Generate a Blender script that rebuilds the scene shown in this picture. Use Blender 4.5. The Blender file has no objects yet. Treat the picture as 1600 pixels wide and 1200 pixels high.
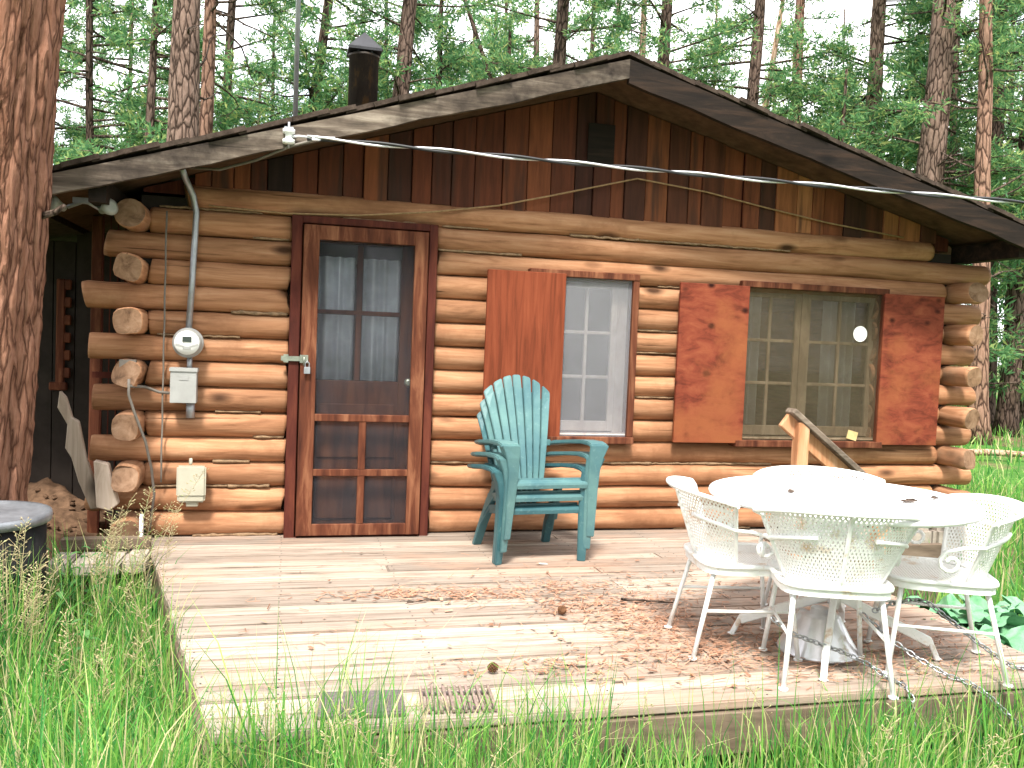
import bpy, bmesh, math, random
import numpy as np
from mathutils import Vector, Matrix, noise
R = math.radians
random.seed(7); rng = np.random.default_rng(7)
scene = bpy.context.scene
C = scene.collection

# ------------------------------------------------------------------ camera
cd = bpy.data.cameras.new('camera'); cam = bpy.data.objects.new('camera', cd); C.objects.link(cam)
yaw, pitch, roll = .25163, -.04953, .04058
f_ = Vector((math.sin(yaw)*math.cos(pitch), math.cos(yaw)*math.cos(pitch), math.sin(pitch)))
r0 = Vector((math.cos(yaw), -math.sin(yaw), 0)); u0 = r0.cross(f_)
rr_ = r0*math.cos(roll)+u0*math.sin(roll); uu_ = -r0*math.sin(roll)+u0*math.cos(roll)
cam.matrix_world = Matrix.Translation((0, -5.8304, 1.3092)) @ Matrix((rr_, uu_, -f_)).transposed().to_4x4()
cd.sensor_width = 36; cd.lens = 31.5; cd.clip_start = .05; cd.clip_end = 1000
scene.camera = cam

# ------------------------------------------------------------------ light
AZ, EL = R(20), R(57)
s_ = Vector((-math.sin(AZ)*math.cos(EL), -math.cos(AZ)*math.cos(EL), math.sin(EL)))
w = bpy.data.worlds.new('World'); scene.world = w; w.use_nodes = True
nt = w.node_tree; bg = nt.nodes['Background']
sky = nt.nodes.new('ShaderNodeTexSky'); sky.sky_type = 'NISHITA'; sky.sun_disc = False
sky.sun_elevation = EL; sky.sun_rotation = math.atan2(s_.x, s_.y); sky.air_density = 1.0; sky.dust_density = 6.0; sky.ozone_density = .6; sky.altitude = 2500
tc_=nt.nodes.new('ShaderNodeTexCoord'); cl_=nt.nodes.new('ShaderNodeTexNoise'); cl_.inputs['Scale'].default_value=2.2; cl_.inputs['Detail'].default_value=6
nt.links.new(tc_.outputs['Generated'],cl_.inputs['Vector']); cr_=nt.nodes.new('ShaderNodeValToRGB'); cr_.color_ramp.elements[0].position=.32; cr_.color_ramp.elements[0].color=(.45,.45,.45,1); cr_.color_ramp.elements[1].position=.5
nt.links.new(cl_.outputs['Fac'],cr_.inputs[0]); mx_=nt.nodes.new('ShaderNodeMixRGB'); nt.links.new(cr_.outputs[0],mx_.inputs[0]); nt.links.new(sky.outputs[0],mx_.inputs[1]); mx_.inputs[2].default_value=(8.2,8.2,8.4,1)   # bright thin cloud cover
nt.links.new(mx_.outputs[0], bg.inputs[0]); bg.inputs[1].default_value = .105
sl = bpy.data.lights.new('sun', 'SUN'); sl.energy = 2.1; sl.angle = R(10); sl.color = (1, .95, .86)
so = bpy.data.objects.new('sun', sl); so.rotation_euler = (-s_).to_track_quat('-Z', 'Y').to_euler(); C.objects.link(so)
scene.view_settings.view_transform = 'Standard'; scene.view_settings.look = 'None'
scene.view_settings.exposure = 1.98; scene.view_settings.gamma = 1.0
scene.cycles.max_bounces = 8; scene.cycles.transparent_max_bounces = 24
scene.cycles.use_adaptive_sampling = True

# ------------------------------------------------------------------ mesh helper
class MB:
    def __init__(s): s.v=[]; s.f=[]; s.mi=[]; s.sm=[]; s.uv={}
    def face(s, idx, m=0, sm=False): s.f.append(tuple(idx)); s.mi.append(m); s.sm.append(sm)
    def box(s, c, d, rot=None, m=0):
        c=Vector(c); b=len(s.v); M=rot or Matrix.Identity(3)
        for x in (-.5,.5):
            for y in (-.5,.5):
                for z in (-.5,.5): s.v.append(c+M@Vector((x*d[0],y*d[1],z*d[2])))
        for q in ((0,1,3,2),(4,6,7,5),(0,4,5,1),(2,3,7,6),(0,2,6,4),(1,5,7,3)): s.face([b+i for i in q], m)
    def bx(s, x0,x1,y0,y1,z0,z1, m=0): s.box(((x0+x1)/2,(y0+y1)/2,(z0+z1)/2),(x1-x0,y1-y0,z1-z0),None,m)
    def beam(s, a, b, w, h, m=0, up=(0,0,1)):
        a=Vector(a); b=Vector(b); x=(b-a).normalized(); y=Vector(up).cross(x).normalized(); z=x.cross(y)
        s.box((a+b)/2, ((b-a).length,w,h), Matrix((x,y,z)).transposed(), m)
    def tube(s, pts, rad, n=10, cap=True, m=0, mcap=None, sm=True, ph=0):
        pts=[Vector(p) for p in pts]; k=len(pts)
        if not hasattr(rad,'__len__'): rad=[rad]*k
        t=(pts[1]-pts[0]).normalized(); a=Vector((0,0,1)) if abs(t.z)<.9 else Vector((1,0,0))
        nrm=(a-t*a.dot(t)).normalized(); b0=len(s.v)
        for i,p in enumerate(pts):
            t=(pts[min(i+1,k-1)]-pts[max(i-1,0)]).normalized()
            nrm=(nrm-t*nrm.dot(t)).normalized(); bn=t.cross(nrm)
            for j in range(n):
                th=2*math.pi*j/n+ph
                q=rad[i][j] if hasattr(rad[i],'__len__') else rad[i]
                s.v.append(p+(nrm*math.cos(th)+bn*math.sin(th))*q)
        for i in range(k-1):
            for j in range(n):
                j2=(j+1)%n; s.face((b0+i*n+j,b0+i*n+j2,b0+(i+1)*n+j2,b0+(i+1)*n+j), m, sm)
        if cap:
            mc=m if mcap is None else mcap
            s.face([b0+j for j in range(n)][::-1], mc); s.face([b0+(k-1)*n+j for j in range(n)], mc)
    def lathe(s, c, prof, n=24, m=0, sm=True):
        c=Vector(c); b=len(s.v); k=len(prof)
        for r,z in prof:
            for j in range(n):
                a=2*math.pi*j/n; s.v.append(c+Vector((r*math.cos(a),r*math.sin(a),z)))
        for i in range(k-1):
            for j in range(n):
                j2=(j+1)%n; s.face((b+i*n+j,b+i*n+j2,b+(i+1)*n+j2,b+(i+1)*n+j), m, sm)
        s.face([b+j for j in range(n)][::-1], m); s.face([b+(k-1)*n+j for j in range(n)], m)
    def sweep(s, secs, m=0, sm=False):
        # secs: (centre, half width vector, half thickness vector)
        b=len(s.v)
        for c,wv,tv in secs:
            c=Vector(c); wv=Vector(wv); tv=Vector(tv)
            for a,d in ((-1,-1),(1,-1),(1,1),(-1,1)): s.v.append(c+wv*a+tv*d)
        for i in range(len(secs)-1):
            for j in range(4):
                j2=(j+1)%4; s.face((b+i*4+j,b+i*4+j2,b+i*4+4+j2,b+i*4+4+j), m, sm)
        e=b+(len(secs)-1)*4
        s.face((b+3,b+2,b+1,b), m); s.face((e,e+1,e+2,e+3), m)
    def grid(s, fn, nu, nv, m=0, sm=True, uvs=(1,1)):
        b=len(s.v)
        for i in range(nu+1):
            for j in range(nv+1):
                s.uv[len(s.v)]=(i/nu*uvs[0], j/nv*uvs[1]); s.v.append(Vector(fn(i/nu,j/nv)))
        for i in range(nu):
            for j in range(nv):
                a=b+i*(nv+1)+j; s.face((a,a+nv+1,a+nv+2,a+1), m, sm)
    def prism(s, poly, y0, y1, m=0):
        # polygon in xz extruded along y
        b=len(s.v); n=len(poly)
        for y in (y0,y1):
            for x,z in poly: s.v.append(Vector((x,y,z)))
        s.face(range(b,b+n), m); s.face([b+n+i for i in range(n)][::-1], m)
        for i in range(n):
            j=(i+1)%n; s.face((b+i,b+n+i,b+n+j,b+j), m)
    def mesh(s, name, mats, bev=0, seg=1, loc=None):
        me=bpy.data.meshes.new(name); off=Vector(loc) if loc else Vector((0,0,0))
        me.from_pydata([tuple(p-off) for p in s.v], [], s.f)
        for m in (mats if isinstance(mats,(list,tuple)) else [mats]): me.materials.append(m)
        me.polygons.foreach_set('material_index', s.mi); me.polygons.foreach_set('use_smooth', s.sm)
        if s.uv:
            ul=me.uv_layers.new(name='UVMap'); idx=np.zeros(len(me.loops),dtype=np.int32); me.loops.foreach_get('vertex_index', idx)
            ar=np.zeros((len(s.v),2)); 
            for k,q in s.uv.items(): ar[k]=q
            ul.data.foreach_set('uv', ar[idx].ravel())
        bm=bmesh.new(); bm.from_mesh(me); bmesh.ops.recalc_face_normals(bm, faces=bm.faces)
        if bev:
            ed=[e for e in bm.edges if len(e.link_faces)==2 and e.calc_face_angle(0)>R(35)]
            bmesh.ops.bevel(bm, geom=ed, offset=bev, segments=seg, affect='EDGES', clamp_overlap=True)
        bm.to_mesh(me); bm.free(); return me
    def build(s, name, mats, parent=None, bev=0, seg=1):
        loc=(0,0,0)
        o=bpy.data.objects.new(name, s.mesh(name, mats, bev, seg)); C.objects.link(o)
        if parent is not None: o.parent=parent
        return o

def empty(name, loc=(0,0,0), rz=0):
    o=bpy.data.objects.new(name, None); C.objects.link(o); o.location=loc; o.rotation_euler=(0,0,rz); o.empty_display_size=.2; return o
def tag(o, label=None, cat=None, group=None, kind=None):
    if label: o['label']=label
    if cat: o['category']=cat
    if group: o['group']=group
    if kind: o['kind']=kind
    return o
def copy_tree(o, parent=None):
    c=o.copy(); C.objects.link(c)
    if parent is not None: c.parent=parent
    for ch in list(o.children): copy_tree(ch, c)
    return c
def local(mb, origin):
    o=Vector(origin); mb.v=[p-o for p in mb.v]; return mb

# ------------------------------------------------------------------ materials
def newmat(name, rough=.8, spec=.3):
    m=bpy.data.materials.new(name); m.use_nodes=True; nt=m.node_tree; b=nt.nodes['Principled BSDF']
    b.inputs['Roughness'].default_value=rough; b.inputs['Specular IOR Level'].default_value=spec
    return m,nt,b
def N(nt, t, **k):
    n=nt.nodes.new(t)
    for a,v in k.items():
        if hasattr(n,a): setattr(n,a,v)
        else: n.inputs[a].default_value=v
    return n
def coords(nt, scale=(1,1,1), kind='Object', rnd=False):
    tc=N(nt,'ShaderNodeTexCoord'); mp=N(nt,'ShaderNodeMapping'); mp.inputs['Scale'].default_value=scale
    nt.links.new(tc.outputs[kind], mp.inputs[0])
    if rnd:
        oi=N(nt,'ShaderNodeObjectInfo'); mul=N(nt,'ShaderNodeMath',operation='MULTIPLY'); mul.inputs[1].default_value=37
        nt.links.new(oi.outputs['Random'], mul.inputs[0]); nt.links.new(mul.outputs[0], mp.inputs['Location'])
    return mp.outputs[0]
def noise_(nt, vec, scale=5, detail=5, rough=.6, dist=0):
    n=N(nt,'ShaderNodeTexNoise'); n.inputs['Scale'].default_value=scale; n.inputs['Detail'].default_value=detail
    n.inputs['Roughness'].default_value=rough; n.inputs['Distortion'].default_value=dist
    if vec is not None: nt.links.new(vec, n.inputs['Vector'])
    return n.outputs['Fac']
def ramp(nt, fac, stops, interp='LINEAR'):
    r=N(nt,'ShaderNodeValToRGB'); r.color_ramp.interpolation=interp; e=r.color_ramp.elements
    while len(e)<len(stops): e.new(.5)
    for i,(p,c) in enumerate(stops):
        e[i].position=p; e[i].color=(c,c,c,1) if isinstance(c,(int,float)) else (*c,1)
    nt.links.new(fac, r.inputs[0]); return r.outputs[0]
def mix(nt, fac, a, b, mode='MIX'):
    m=N(nt,'ShaderNodeMixRGB',blend_type=mode)
    for i,q in ((0,fac),(1,a),(2,b)):
        if hasattr(q,'links'): nt.links.new(q, m.inputs[i])
        else: m.inputs[i].default_value=(q if i==0 else (*q,1)) if not isinstance(q,(int,float)) or i==0 else (q,q,q,1)
    return m.outputs[0]
def bump(nt, b, h, strength=.4, dist=.01):
    bp=N(nt,'ShaderNodeBump'); bp.inputs['Strength'].default_value=strength; bp.inputs['Distance'].default_value=dist
    nt.links.new(h, bp.inputs['Height']); nt.links.new(bp.outputs[0], b.inputs['Normal'])
def island(nt): return N(nt,'ShaderNodeNewGeometry').outputs['Random Per Island']
def objrand(nt): return N(nt,'ShaderNodeObjectInfo').outputs['Random']

def wood(name, dark, mid, light, scale, rnd='obj', var=.5, rough=.75, knots=True, bstr=.5, bdist=.006, grime=None, cracks=False, ks=1.0):
    m,nt,b=newmat(name, rough, .15)
    v=coords(nt, scale, rnd=True); L=nt.links.new
    n1=noise_(nt, v, 1.6, 8, .65, .6)
    col=ramp(nt, n1, [(.3,dark),(.5,mid),(.72,light)])
    r=island(nt) if rnd=='island' else objrand(nt)
    tone=ramp(nt, r, [(0,1-var),(1,1+var*.45)])
    col=mix(nt, 1, col, tone, 'MULTIPLY')
    hgt=n1
    if knots:
        vo=N(nt,'ShaderNodeTexVoronoi'); vo.inputs['Scale'].default_value=1.15
        kv=coords(nt, tuple(max(q*.28,1.6)*ks for q in scale), rnd=True); L(kv, vo.inputs['Vector'])
        k=ramp(nt, vo.outputs['Distance'], [(.07,1),(.19,0)])
        col=mix(nt, k, col, tuple(q*.28 for q in dark))
    if cracks:
        cv=coords(nt, tuple(.55 if q==min(scale) else q*2.6 for q in scale), rnd=True); cn=noise_(nt, cv, 1.0, 5, .6, .3)
        ck=ramp(nt, cn, [(.30,1),(.345,0)]); col=mix(nt, ck, col, tuple(q*.45 for q in dark)); hgt=mix(nt, ck, hgt, 0.0)
    if grime:
        g=noise_(nt, coords(nt,(1.3,1.3,1.3)), 1.4, 6, .65)
        col=mix(nt, ramp(nt,g,[(.48,0),(.66,1)]), col, grime)
    L(col, b.inputs['Base Color'])
    bump(nt, b, hgt, bstr, bdist); return m

LOGC=((.19,.083,.040),(.385,.188,.098),(.51,.285,.165))
M={}
M['log_x']=wood('peeled_log', *LOGC, (1.1,13,13), var=.26, grime=(.24,.11,.055), cracks=True, bstr=.7)
M['log_y']=wood('peeled_log_side', *LOGC, (13,1.1,13), var=.3, grime=(.26,.15,.09), cracks=True, bstr=.7)
M['cut']=wood('cut_log_end', (.11,.06,.035),(.26,.15,.09),(.37,.24,.16), (9,9,9), var=.25, knots=False)
M['board']=None
def gable_mat():
    m,nt,b=newmat('stained_boards', .8)
    n1=noise_(nt, coords(nt,(14,14,1.2)), 1.5, 7, .65, .4)
    r=island(nt)
    base=ramp(nt, r, [(0,(.018,.008,.006)),(.25,(.06,.017,.009)),(.5,(.12,.030,.012)),(.7,(.09,.024,.010)),(.85,(.16,.043,.016)),(1,(.22,.068,.026))])
    lit_tone=ramp(nt, r, [(0,(.045,.018,.011)),(.4,(.18,.052,.021)),(.7,(.30,.10,.038)),(1,(.44,.19,.08))])
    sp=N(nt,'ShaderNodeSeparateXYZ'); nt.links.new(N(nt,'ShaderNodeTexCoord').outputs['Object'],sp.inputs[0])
    fx=ramp(nt, mix(nt,.25,mix(nt,1,sp.outputs[0],.22,'MULTIPLY'),noise_(nt,coords(nt,(1.2,1.2,.4)),1.5,3)), [(.10,0),(.30,.9)])   # sunlight on the right-hand boards painted in as a lighter tone
    base=mix(nt,fx,base,lit_tone)
    col=mix(nt,1,base,ramp(nt,n1,[(.3,.5),(.7,1.25)]),'MULTIPLY')
    st=noise_(nt, coords(nt,(6,6,.5)), 1.3, 4)
    col=mix(nt, ramp(nt,st,[(.55,0),(.68,.8)]), col, (.03,.016,.012))
    nt.links.new(col,b.inputs['Base Color']); bump(nt,b,n1,.5,.004); return m
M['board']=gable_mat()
M['shut']=wood('red_cedar_shutter', (.07,.014,.008),(.19,.042,.022),(.27,.075,.036), (3.5,5,8), var=.1, grime=(.24,.075,.03), ks=2.6)
M['shut1']=wood('orange_red_shutter', (.10,.024,.010),(.18,.042,.018),(.24,.062,.027), (16,16,1.0), var=.05)
M['redtrim']=wood('worn_red_trim', (.038,.011,.007),(.115,.036,.018),(.27,.115,.06), (9,9,1.1), var=.2, knots=False)
M['jamb']=wood('dark_red_jamb', (.03,.008,.006),(.075,.018,.012),(.14,.04,.022), (9,9,1.1), var=.2, knots=False)
M['sash']=wood('faded_sash', (.50,.42,.38),(.66,.58,.54),(.78,.73,.70), (7,7,2), var=.1, knots=False)
M['sash2']=wood('brown_sash', (.14,.095,.055),(.25,.18,.115),(.36,.28,.195), (7,7,2), var=.1, knots=False)
M['indoor']=wood('dark_inner_door', (.02,.008,.006),(.06,.022,.012),(.10,.04,.02), (9,9,1.1), var=.1, knots=False)
M['greywood']=wood('weathered_fascia', (.07,.052,.04),(.20,.155,.12),(.36,.30,.24), (1.5,12,12), var=.1, grime=(.03,.022,.017))
M['fascia_grey']=wood('weathered_rake_board',(.035,.027,.021),(.13,.10,.078),(.31,.26,.21),(1.2,12,12),var=.1,grime=(.022,.016,.013),cracks=True)
M['darkwood']=wood('blackened_fascia', (.008,.006,.005),(.018,.012,.009),(.045,.026,.017), (1.5,12,12), var=.1)
M['newwood']=wood('raw_post_wood', (.30,.13,.06),(.50,.25,.13),(.62,.38,.24), (10,10,1.2), var=.2, bstr=.3)
M['stepwood']=wood('grey_brown_step', (.07,.05,.038),(.15,.11,.08),(.24,.18,.135), (1.4,10,10), var=.2)
def deck_mat():
    m,nt,b=newmat('weathered_decking', .85)
    L=nt.links.new
    n1=noise_(nt, coords(nt,(1.0,26,26)), 1.6, 8, .7, .4)
    col=ramp(nt,n1,[(.26,(.14,.105,.082)),(.42,(.29,.23,.185)),(.58,(.39,.318,.265)),(.78,(.51,.44,.38))])
    col=mix(nt,1,col,ramp(nt,island(nt),[(0,.68),(1,1.18)]),'MULTIPLY')
    g=noise_(nt, coords(nt,(.75,1.5,1)), 1.1, 7, .7)
    col=mix(nt, ramp(nt,g,[(.50,0),(.66,.6)]), col, (.38,.235,.165))
    g2=noise_(nt, coords(nt,(1.2,9,1)), 2.2, 5, .7)
    col=mix(nt, ramp(nt,g2,[(.52,0),(.68,.7)]), col, (.15,.11,.085))
    L(col,b.inputs['Base Color']); bump(nt,b,n1,.5,.005); return m
M['deck']=deck_mat()
def flat(name, col, rough=.6, spec=.4, metal=0, nscale=8, var=.25, bstr=0, dirt=None):
    m,nt,b=newmat(name, rough, spec); b.inputs['Metallic'].default_value=metal
    n=noise_(nt, coords(nt,(1,1,1)), nscale, 6, .65)
    c=ramp(nt,n,[(.3,tuple(q*(1-var) for q in col)),(.7,tuple(min(q*(1+var),.9) for q in col))])
    if dirt:
        n2=noise_(nt, coords(nt,(1,1,1)), nscale*.55, 6, .7); c=mix(nt, ramp(nt,n2,[(.58,0),(.68,.8)]), c, dirt)
    nt.links.new(c,b.inputs['Base Color'])
    if bstr: bump(nt,b,n,bstr,.01)
    return m
M['chink']=flat('crumbled_chinking',(.25,.165,.10),.95,.1,0,30,.4,.8)
M['shingle']=flat('dark_shingle',(.055,.04,.032),.95,.1,0,20,.5,.8)
M['soffit']=flat('soffit_boards',(.09,.05,.03),.9,.1,0,9,.4,.3)
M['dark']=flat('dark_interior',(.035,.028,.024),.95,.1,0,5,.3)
M['flue']=None
def flue_mat():
    m,nt,b=newmat('rusted_flue', .6); b.inputs['Metallic'].default_value=.4
    n=noise_(nt, coords(nt,(6,6,2)), 2, 6, .7)
    c=ramp(nt,n,[(.3,(.02,.017,.016)),(.52,(.045,.036,.03)),(.68,(.16,.085,.03))])
    nt.links.new(c,b.inputs['Base Color']); return m
M['flue']=flue_mat()
M['cap']=flat('sooty_cap',(.035,.035,.04),.5,.5,.5,12,.3)
M['galv']=flat('galvanised_pipe',(.36,.37,.40),.45,.5,.7,14,.2)
M['greybox']=flat('grey_meter_box',(.34,.34,.33),.5,.4,.2,10,.12)
M['tanbox']=flat('beige_box',(.40,.38,.30),.55,.4,0,10,.1)
M['white_plastic']=flat('white_plastic',(.78,.78,.76),.4,.4,0,10,.05)
M['lcd']=flat('meter_display',(.03,.04,.035),.3,.5,0,10,.1)
M['brass']=flat('worn_latch_metal',(.30,.32,.27),.4,.5,.8,20,.3)
M['black']=flat('black_cable',(.02,.02,.022),.5,.4,0,10,.2)
M['alu']=flat('bare_cable',(.62,.62,.64),.4,.5,.4,20,.2)
M['tan_wire']=flat('tan_wire',(.30,.19,.10),.8,.2,0,30,.3)
M['grey_wire']=flat('grey_wire',(.16,.14,.12),.7,.3,0,10,.2)
M['porcelain']=flat('white_porcelain',(.75,.76,.74),.25,.5,0,10,.05)
M['iron']=flat('white_painted_iron',(.74,.74,.73),.4,.45,0,14,.08,0,(.50,.34,.2))
M['coneiron']=flat('worn_white_paint',(.66,.66,.69),.28,.5,.55,9,.15,0,(.35,.22,.14))
M['chain']=flat('steel_chain',(.34,.35,.37),.35,.5,.85,30,.3)
M['teal']=None
def teal_mat(name, a, c):
    m,nt,b=newmat(name,.42,.45)
    n=noise_(nt, coords(nt,(1,1,1)), 3.2, 6, .65); n2=noise_(nt, coords(nt,(1,1,1)), 40, 3, .6)
    col=ramp(nt,n,[(.35,a),(.65,c)]); col=mix(nt, ramp(nt,n2,[(.6,0),(.75,.3)]), col, (.24,.36,.34))
    nt.links.new(col,b.inputs['Base Color']); return m
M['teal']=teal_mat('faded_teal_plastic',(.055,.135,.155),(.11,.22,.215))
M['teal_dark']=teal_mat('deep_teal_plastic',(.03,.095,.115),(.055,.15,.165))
M['mat']=flat('charcoal_doormat',(.12,.10,.10),.95,.1,0,60,.35,.6)
M['matslat']=flat('brown_slat_mat',(.22,.16,.14),.9,.1,0,40,.3,.4)
M['drum_lid']=flat('dull_grey_lid',(.20,.21,.23),.45,.4,.5,7,.4,.2)
M['drum']=flat('dark_drum_side',(.012,.012,.013),.8,.2,.1,7,.4)
M['paper']=flat('paper',(.80,.79,.76),.8,.2,0,20,.04)
M['note']=flat('yellowed_paper',(.55,.42,.20),.8,.2,0,20,.2)
M['cone']=flat('pine_cone_scales',(.13,.065,.035),.9,.1,0,30,.4)
M['split']=wood('split_firewood',(.22,.16,.12),(.42,.33,.26),(.56,.47,.40),(9,9,1.2),var=.2)
M['stone']=flat('flat_step_stone',(.34,.29,.25),.9,.2,0,14,.25,.6)
M['bulb']=flat('frosted_bulb_glass',(.27,.27,.24),.3,.5,0,10,.1)

def cloth(name, col):
    m,nt,b=newmat(name,.9,.1)
    n=noise_(nt, coords(nt,(3,3,1)), 4, 4); c=ramp(nt,n,[(.3,tuple(q*.85 for q in col)),(.7,col)])
    nt.links.new(c,b.inputs['Base Color'])
    tr=N(nt,'ShaderNodeBsdfTranslucent'); nt.links.new(c,tr.inputs[0]); mx=N(nt,'ShaderNodeMixShader'); mx.inputs[0].default_value=.3
    nt.links.new(b.outputs[0],mx.inputs[1]); nt.links.new(tr.outputs[0],mx.inputs[2]); nt.links.new(mx.outputs[0],nt.nodes['Material Output'].inputs[0]); return m
M['curt_blue']=cloth('blue_grey_curtain',(.74,.80,.88)); M['curt']=cloth('white_curtain',(.74,.72,.66))
def see_through(name, col, clear, gloss=0):
    m=bpy.data.materials.new(name); m.use_nodes=True; nt=m.node_tree; b=nt.nodes['Principled BSDF']
    b.inputs['Base Color'].default_value=(*col,1); b.inputs['Roughness'].default_value=.9
    n=noise_(nt, coords(nt,(1,1,1)), 3, 4); fac=ramp(nt,n,[(.3,max(clear-.08,0)),(.7,min(clear+.06,1))])
    t=N(nt,'ShaderNodeBsdfTransparent'); mx=N(nt,'ShaderNodeMixShader'); nt.links.new(fac,mx.inputs[0])
    nt.links.new(b.outputs[0],mx.inputs[1]); nt.links.new(t.outputs[0],mx.inputs[2]); out=mx.outputs[0]
    if gloss:
        g=N(nt,'ShaderNodeBsdfGlossy'); g.inputs['Roughness'].default_value=.04
        fr=N(nt,'ShaderNodeFresnel'); fr.inputs[0].default_value=1.3; m2=N(nt,'ShaderNodeMixShader')
        nt.links.new(fr.outputs[0],m2.inputs[0]); nt.links.new(out,m2.inputs[1]); nt.links.new(g.outputs[0],m2.inputs[2]); out=m2.outputs[0]
    nt.links.new(out,nt.nodes['Material Output'].inputs[0]); return m
M['glass']=see_through('window_glass',(.05,.05,.05),.97,1)
M['screen_dark']=see_through('dark_insect_screen',(.05,.05,.06),.84)
M['screen_grey']=see_through('grey_insect_screen',(.24,.24,.26),.60)
M['screen_brown']=see_through('brown_insect_screen',(.085,.065,.035),.70)
def lattice(name, p, t):
    m,nt,b=newmat(name,.4,.45); L=nt.links.new
    uv=N(nt,'ShaderNodeTexCoord').outputs['UV']; sp=N(nt,'ShaderNodeSeparateXYZ'); L(uv,sp.inputs[0])
    def mth(op,a,c=None):
        n=N(nt,'ShaderNodeMath',operation=op)
        for i,q in enumerate((a,c)):
            if q is None: continue
            if hasattr(q,'links'): L(q,n.inputs[i])
            else: n.inputs[i].default_value=q
        return n.outputs[0]
    u=mth('MULTIPLY',sp.outputs[0],1.0/p); v=mth('MULTIPLY',sp.outputs[1],.62/p)
    a=mth('PINGPONG',mth('ADD',u,v),.5); c=mth('PINGPONG',mth('SUBTRACT',u,v),.5)
    hole=mth('GREATER_THAN',mth('MINIMUM',a,c),t)
    n=noise_(nt,coords(nt,(1,1,1)),7,6,.7); col=mix(nt,ramp(nt,n,[(.56,0),(.68,.85)]),(.74,.74,.73),(.50,.32,.18)); L(col,b.inputs['Base Color'])
    tr=N(nt,'ShaderNodeBsdfTransparent'); mx=N(nt,'ShaderNodeMixShader'); L(hole,mx.inputs[0]); L(b.outputs[0],mx.inputs[1]); L(tr.outputs[0],mx.inputs[2])
    L(mx.outputs[0],nt.nodes['Material Output'].inputs[0]); return m
M['mesh']=lattice('white_expanded_mesh',.019,.27); M['mesh_fine']=lattice('white_table_mesh',.016,.36)
def bark(name, a, c, d, sc=(9,9,2.2), bstr=.9, rnd=True, edge=(.02,.13)):
    m,nt,b=newmat(name,.95,.1); L=nt.links.new
    v=coords(nt,sc,rnd=rnd); vo=N(nt,'ShaderNodeTexVoronoi'); vo.feature='DISTANCE_TO_EDGE'; vo.inputs['Scale'].default_value=1.0
    nz=N(nt,'ShaderNodeTexNoise'); nz.inputs['Scale'].default_value=1.6; nz.inputs['Detail'].default_value=5; L(v,nz.inputs['Vector'])
    vm=N(nt,'ShaderNodeMixRGB',blend_type='ADD'); vm.inputs[0].default_value=.55; L(v,vm.inputs[1]); L(nz.outputs['Color'],vm.inputs[2]); L(vm.outputs[0],vo.inputs['Vector'])
    n=noise_(nt,v,2.5,8,.7)
    col=ramp(nt,n,[(.3,c),(.65,d)]); col=mix(nt,ramp(nt,vo.outputs['Distance'],[(edge[0],1),(edge[1],0)]),col,a)
    col=mix(nt,1,col,ramp(nt,objrand(nt),[(0,.75),(1,1.2)]),'MULTIPLY')
    L(col,b.inputs['Base Color'])
    h=mix(nt,.35,ramp(nt,vo.outputs['Distance'],[(0,0),(.25,1)]),n); bump(nt,b,h,bstr,.03); return m
M['bark_red']=bark('reddish_pine_bark',(.045,.024,.017),(.16,.088,.06),(.27,.165,.12),(11,11,2.6))
M['bark_big']=bark('ponderosa_bark',(.085,.036,.022),(.22,.095,.057),(.36,.185,.125),(20,20,2.6),edge=(.0,.085))
M['bark_grey']=bark('grey_pine_bark',(.035,.022,.016),(.135,.085,.064),(.25,.175,.14),(12,12,3))
M['bark_dark']=bark('dark_pine_bark',(.02,.013,.01),(.075,.047,.036),(.15,.105,.085),(12,12,3))
M['bark_pale']=bark('pale_bare_trunk',(.22,.13,.08),(.45,.30,.20),(.58,.42,.31),(12,12,1.5))
M['twig']=bark('twig_bark',(.03,.02,.015),(.085,.06,.045),(.15,.11,.09),(12,12,3))
def leaf(name, stops, trans=.35, rough=.6):
    m,nt,b=newmat(name,rough,.25); L=nt.links.new
    c=ramp(nt,island(nt),stops); L(c,b.inputs['Base Color'])
    tr=N(nt,'ShaderNodeBsdfTranslucent'); L(c,tr.inputs[0]); mx=N(nt,'ShaderNodeMixShader'); mx.inputs[0].default_value=trans
    L(b.outputs[0],mx.inputs[1]); L(tr.outputs[0],mx.inputs[2]); L(mx.outputs[0],nt.nodes['Material Output'].inputs[0]); return m
M['needles']=leaf('pine_needles',[(0,(.05,.14,.055)),(.5,(.12,.28,.11)),(.8,(.23,.39,.14)),(1,(.44,.48,.17))],.55)
M['grass']=leaf('green_grass',[(0,(.03,.16,.04)),(.3,(.08,.29,.05)),(.6,(.18,.40,.07)),(.82,(.34,.48,.12)),(.9,(.56,.52,.27)),(1,(.55,.46,.28))],.4)
M['dry']=leaf('dry_stalk',[(0,(.45,.36,.20)),(.6,(.55,.46,.28)),(1,(.40,.46,.20))],.3)
M['litter']=leaf('fallen_needles',[(0,(.16,.075,.045)),(.3,(.38,.20,.125)),(.8,(.50,.30,.21)),(1,(.26,.14,.09))],.1,.9)
M['weed']=leaf('weed_leaf',[(0,(.05,.17,.05)),(.6,(.12,.27,.09)),(1,(.26,.38,.16))],.35)
M['bigleaf']=None
def bigleaf():
    m,nt,b=newmat('pale_green_leaf',.6,.3); n=noise_(nt,coords(nt,(1,1,1)),14,6,.65)
    c=ramp(nt,n,[(.3,(.07,.22,.10)),(.7,(.20,.40,.23))]); nt.links.new(c,b.inputs['Base Color']); bump(nt,b,n,.6,.01); return m
M['bigleaf']=bigleaf()
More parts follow.
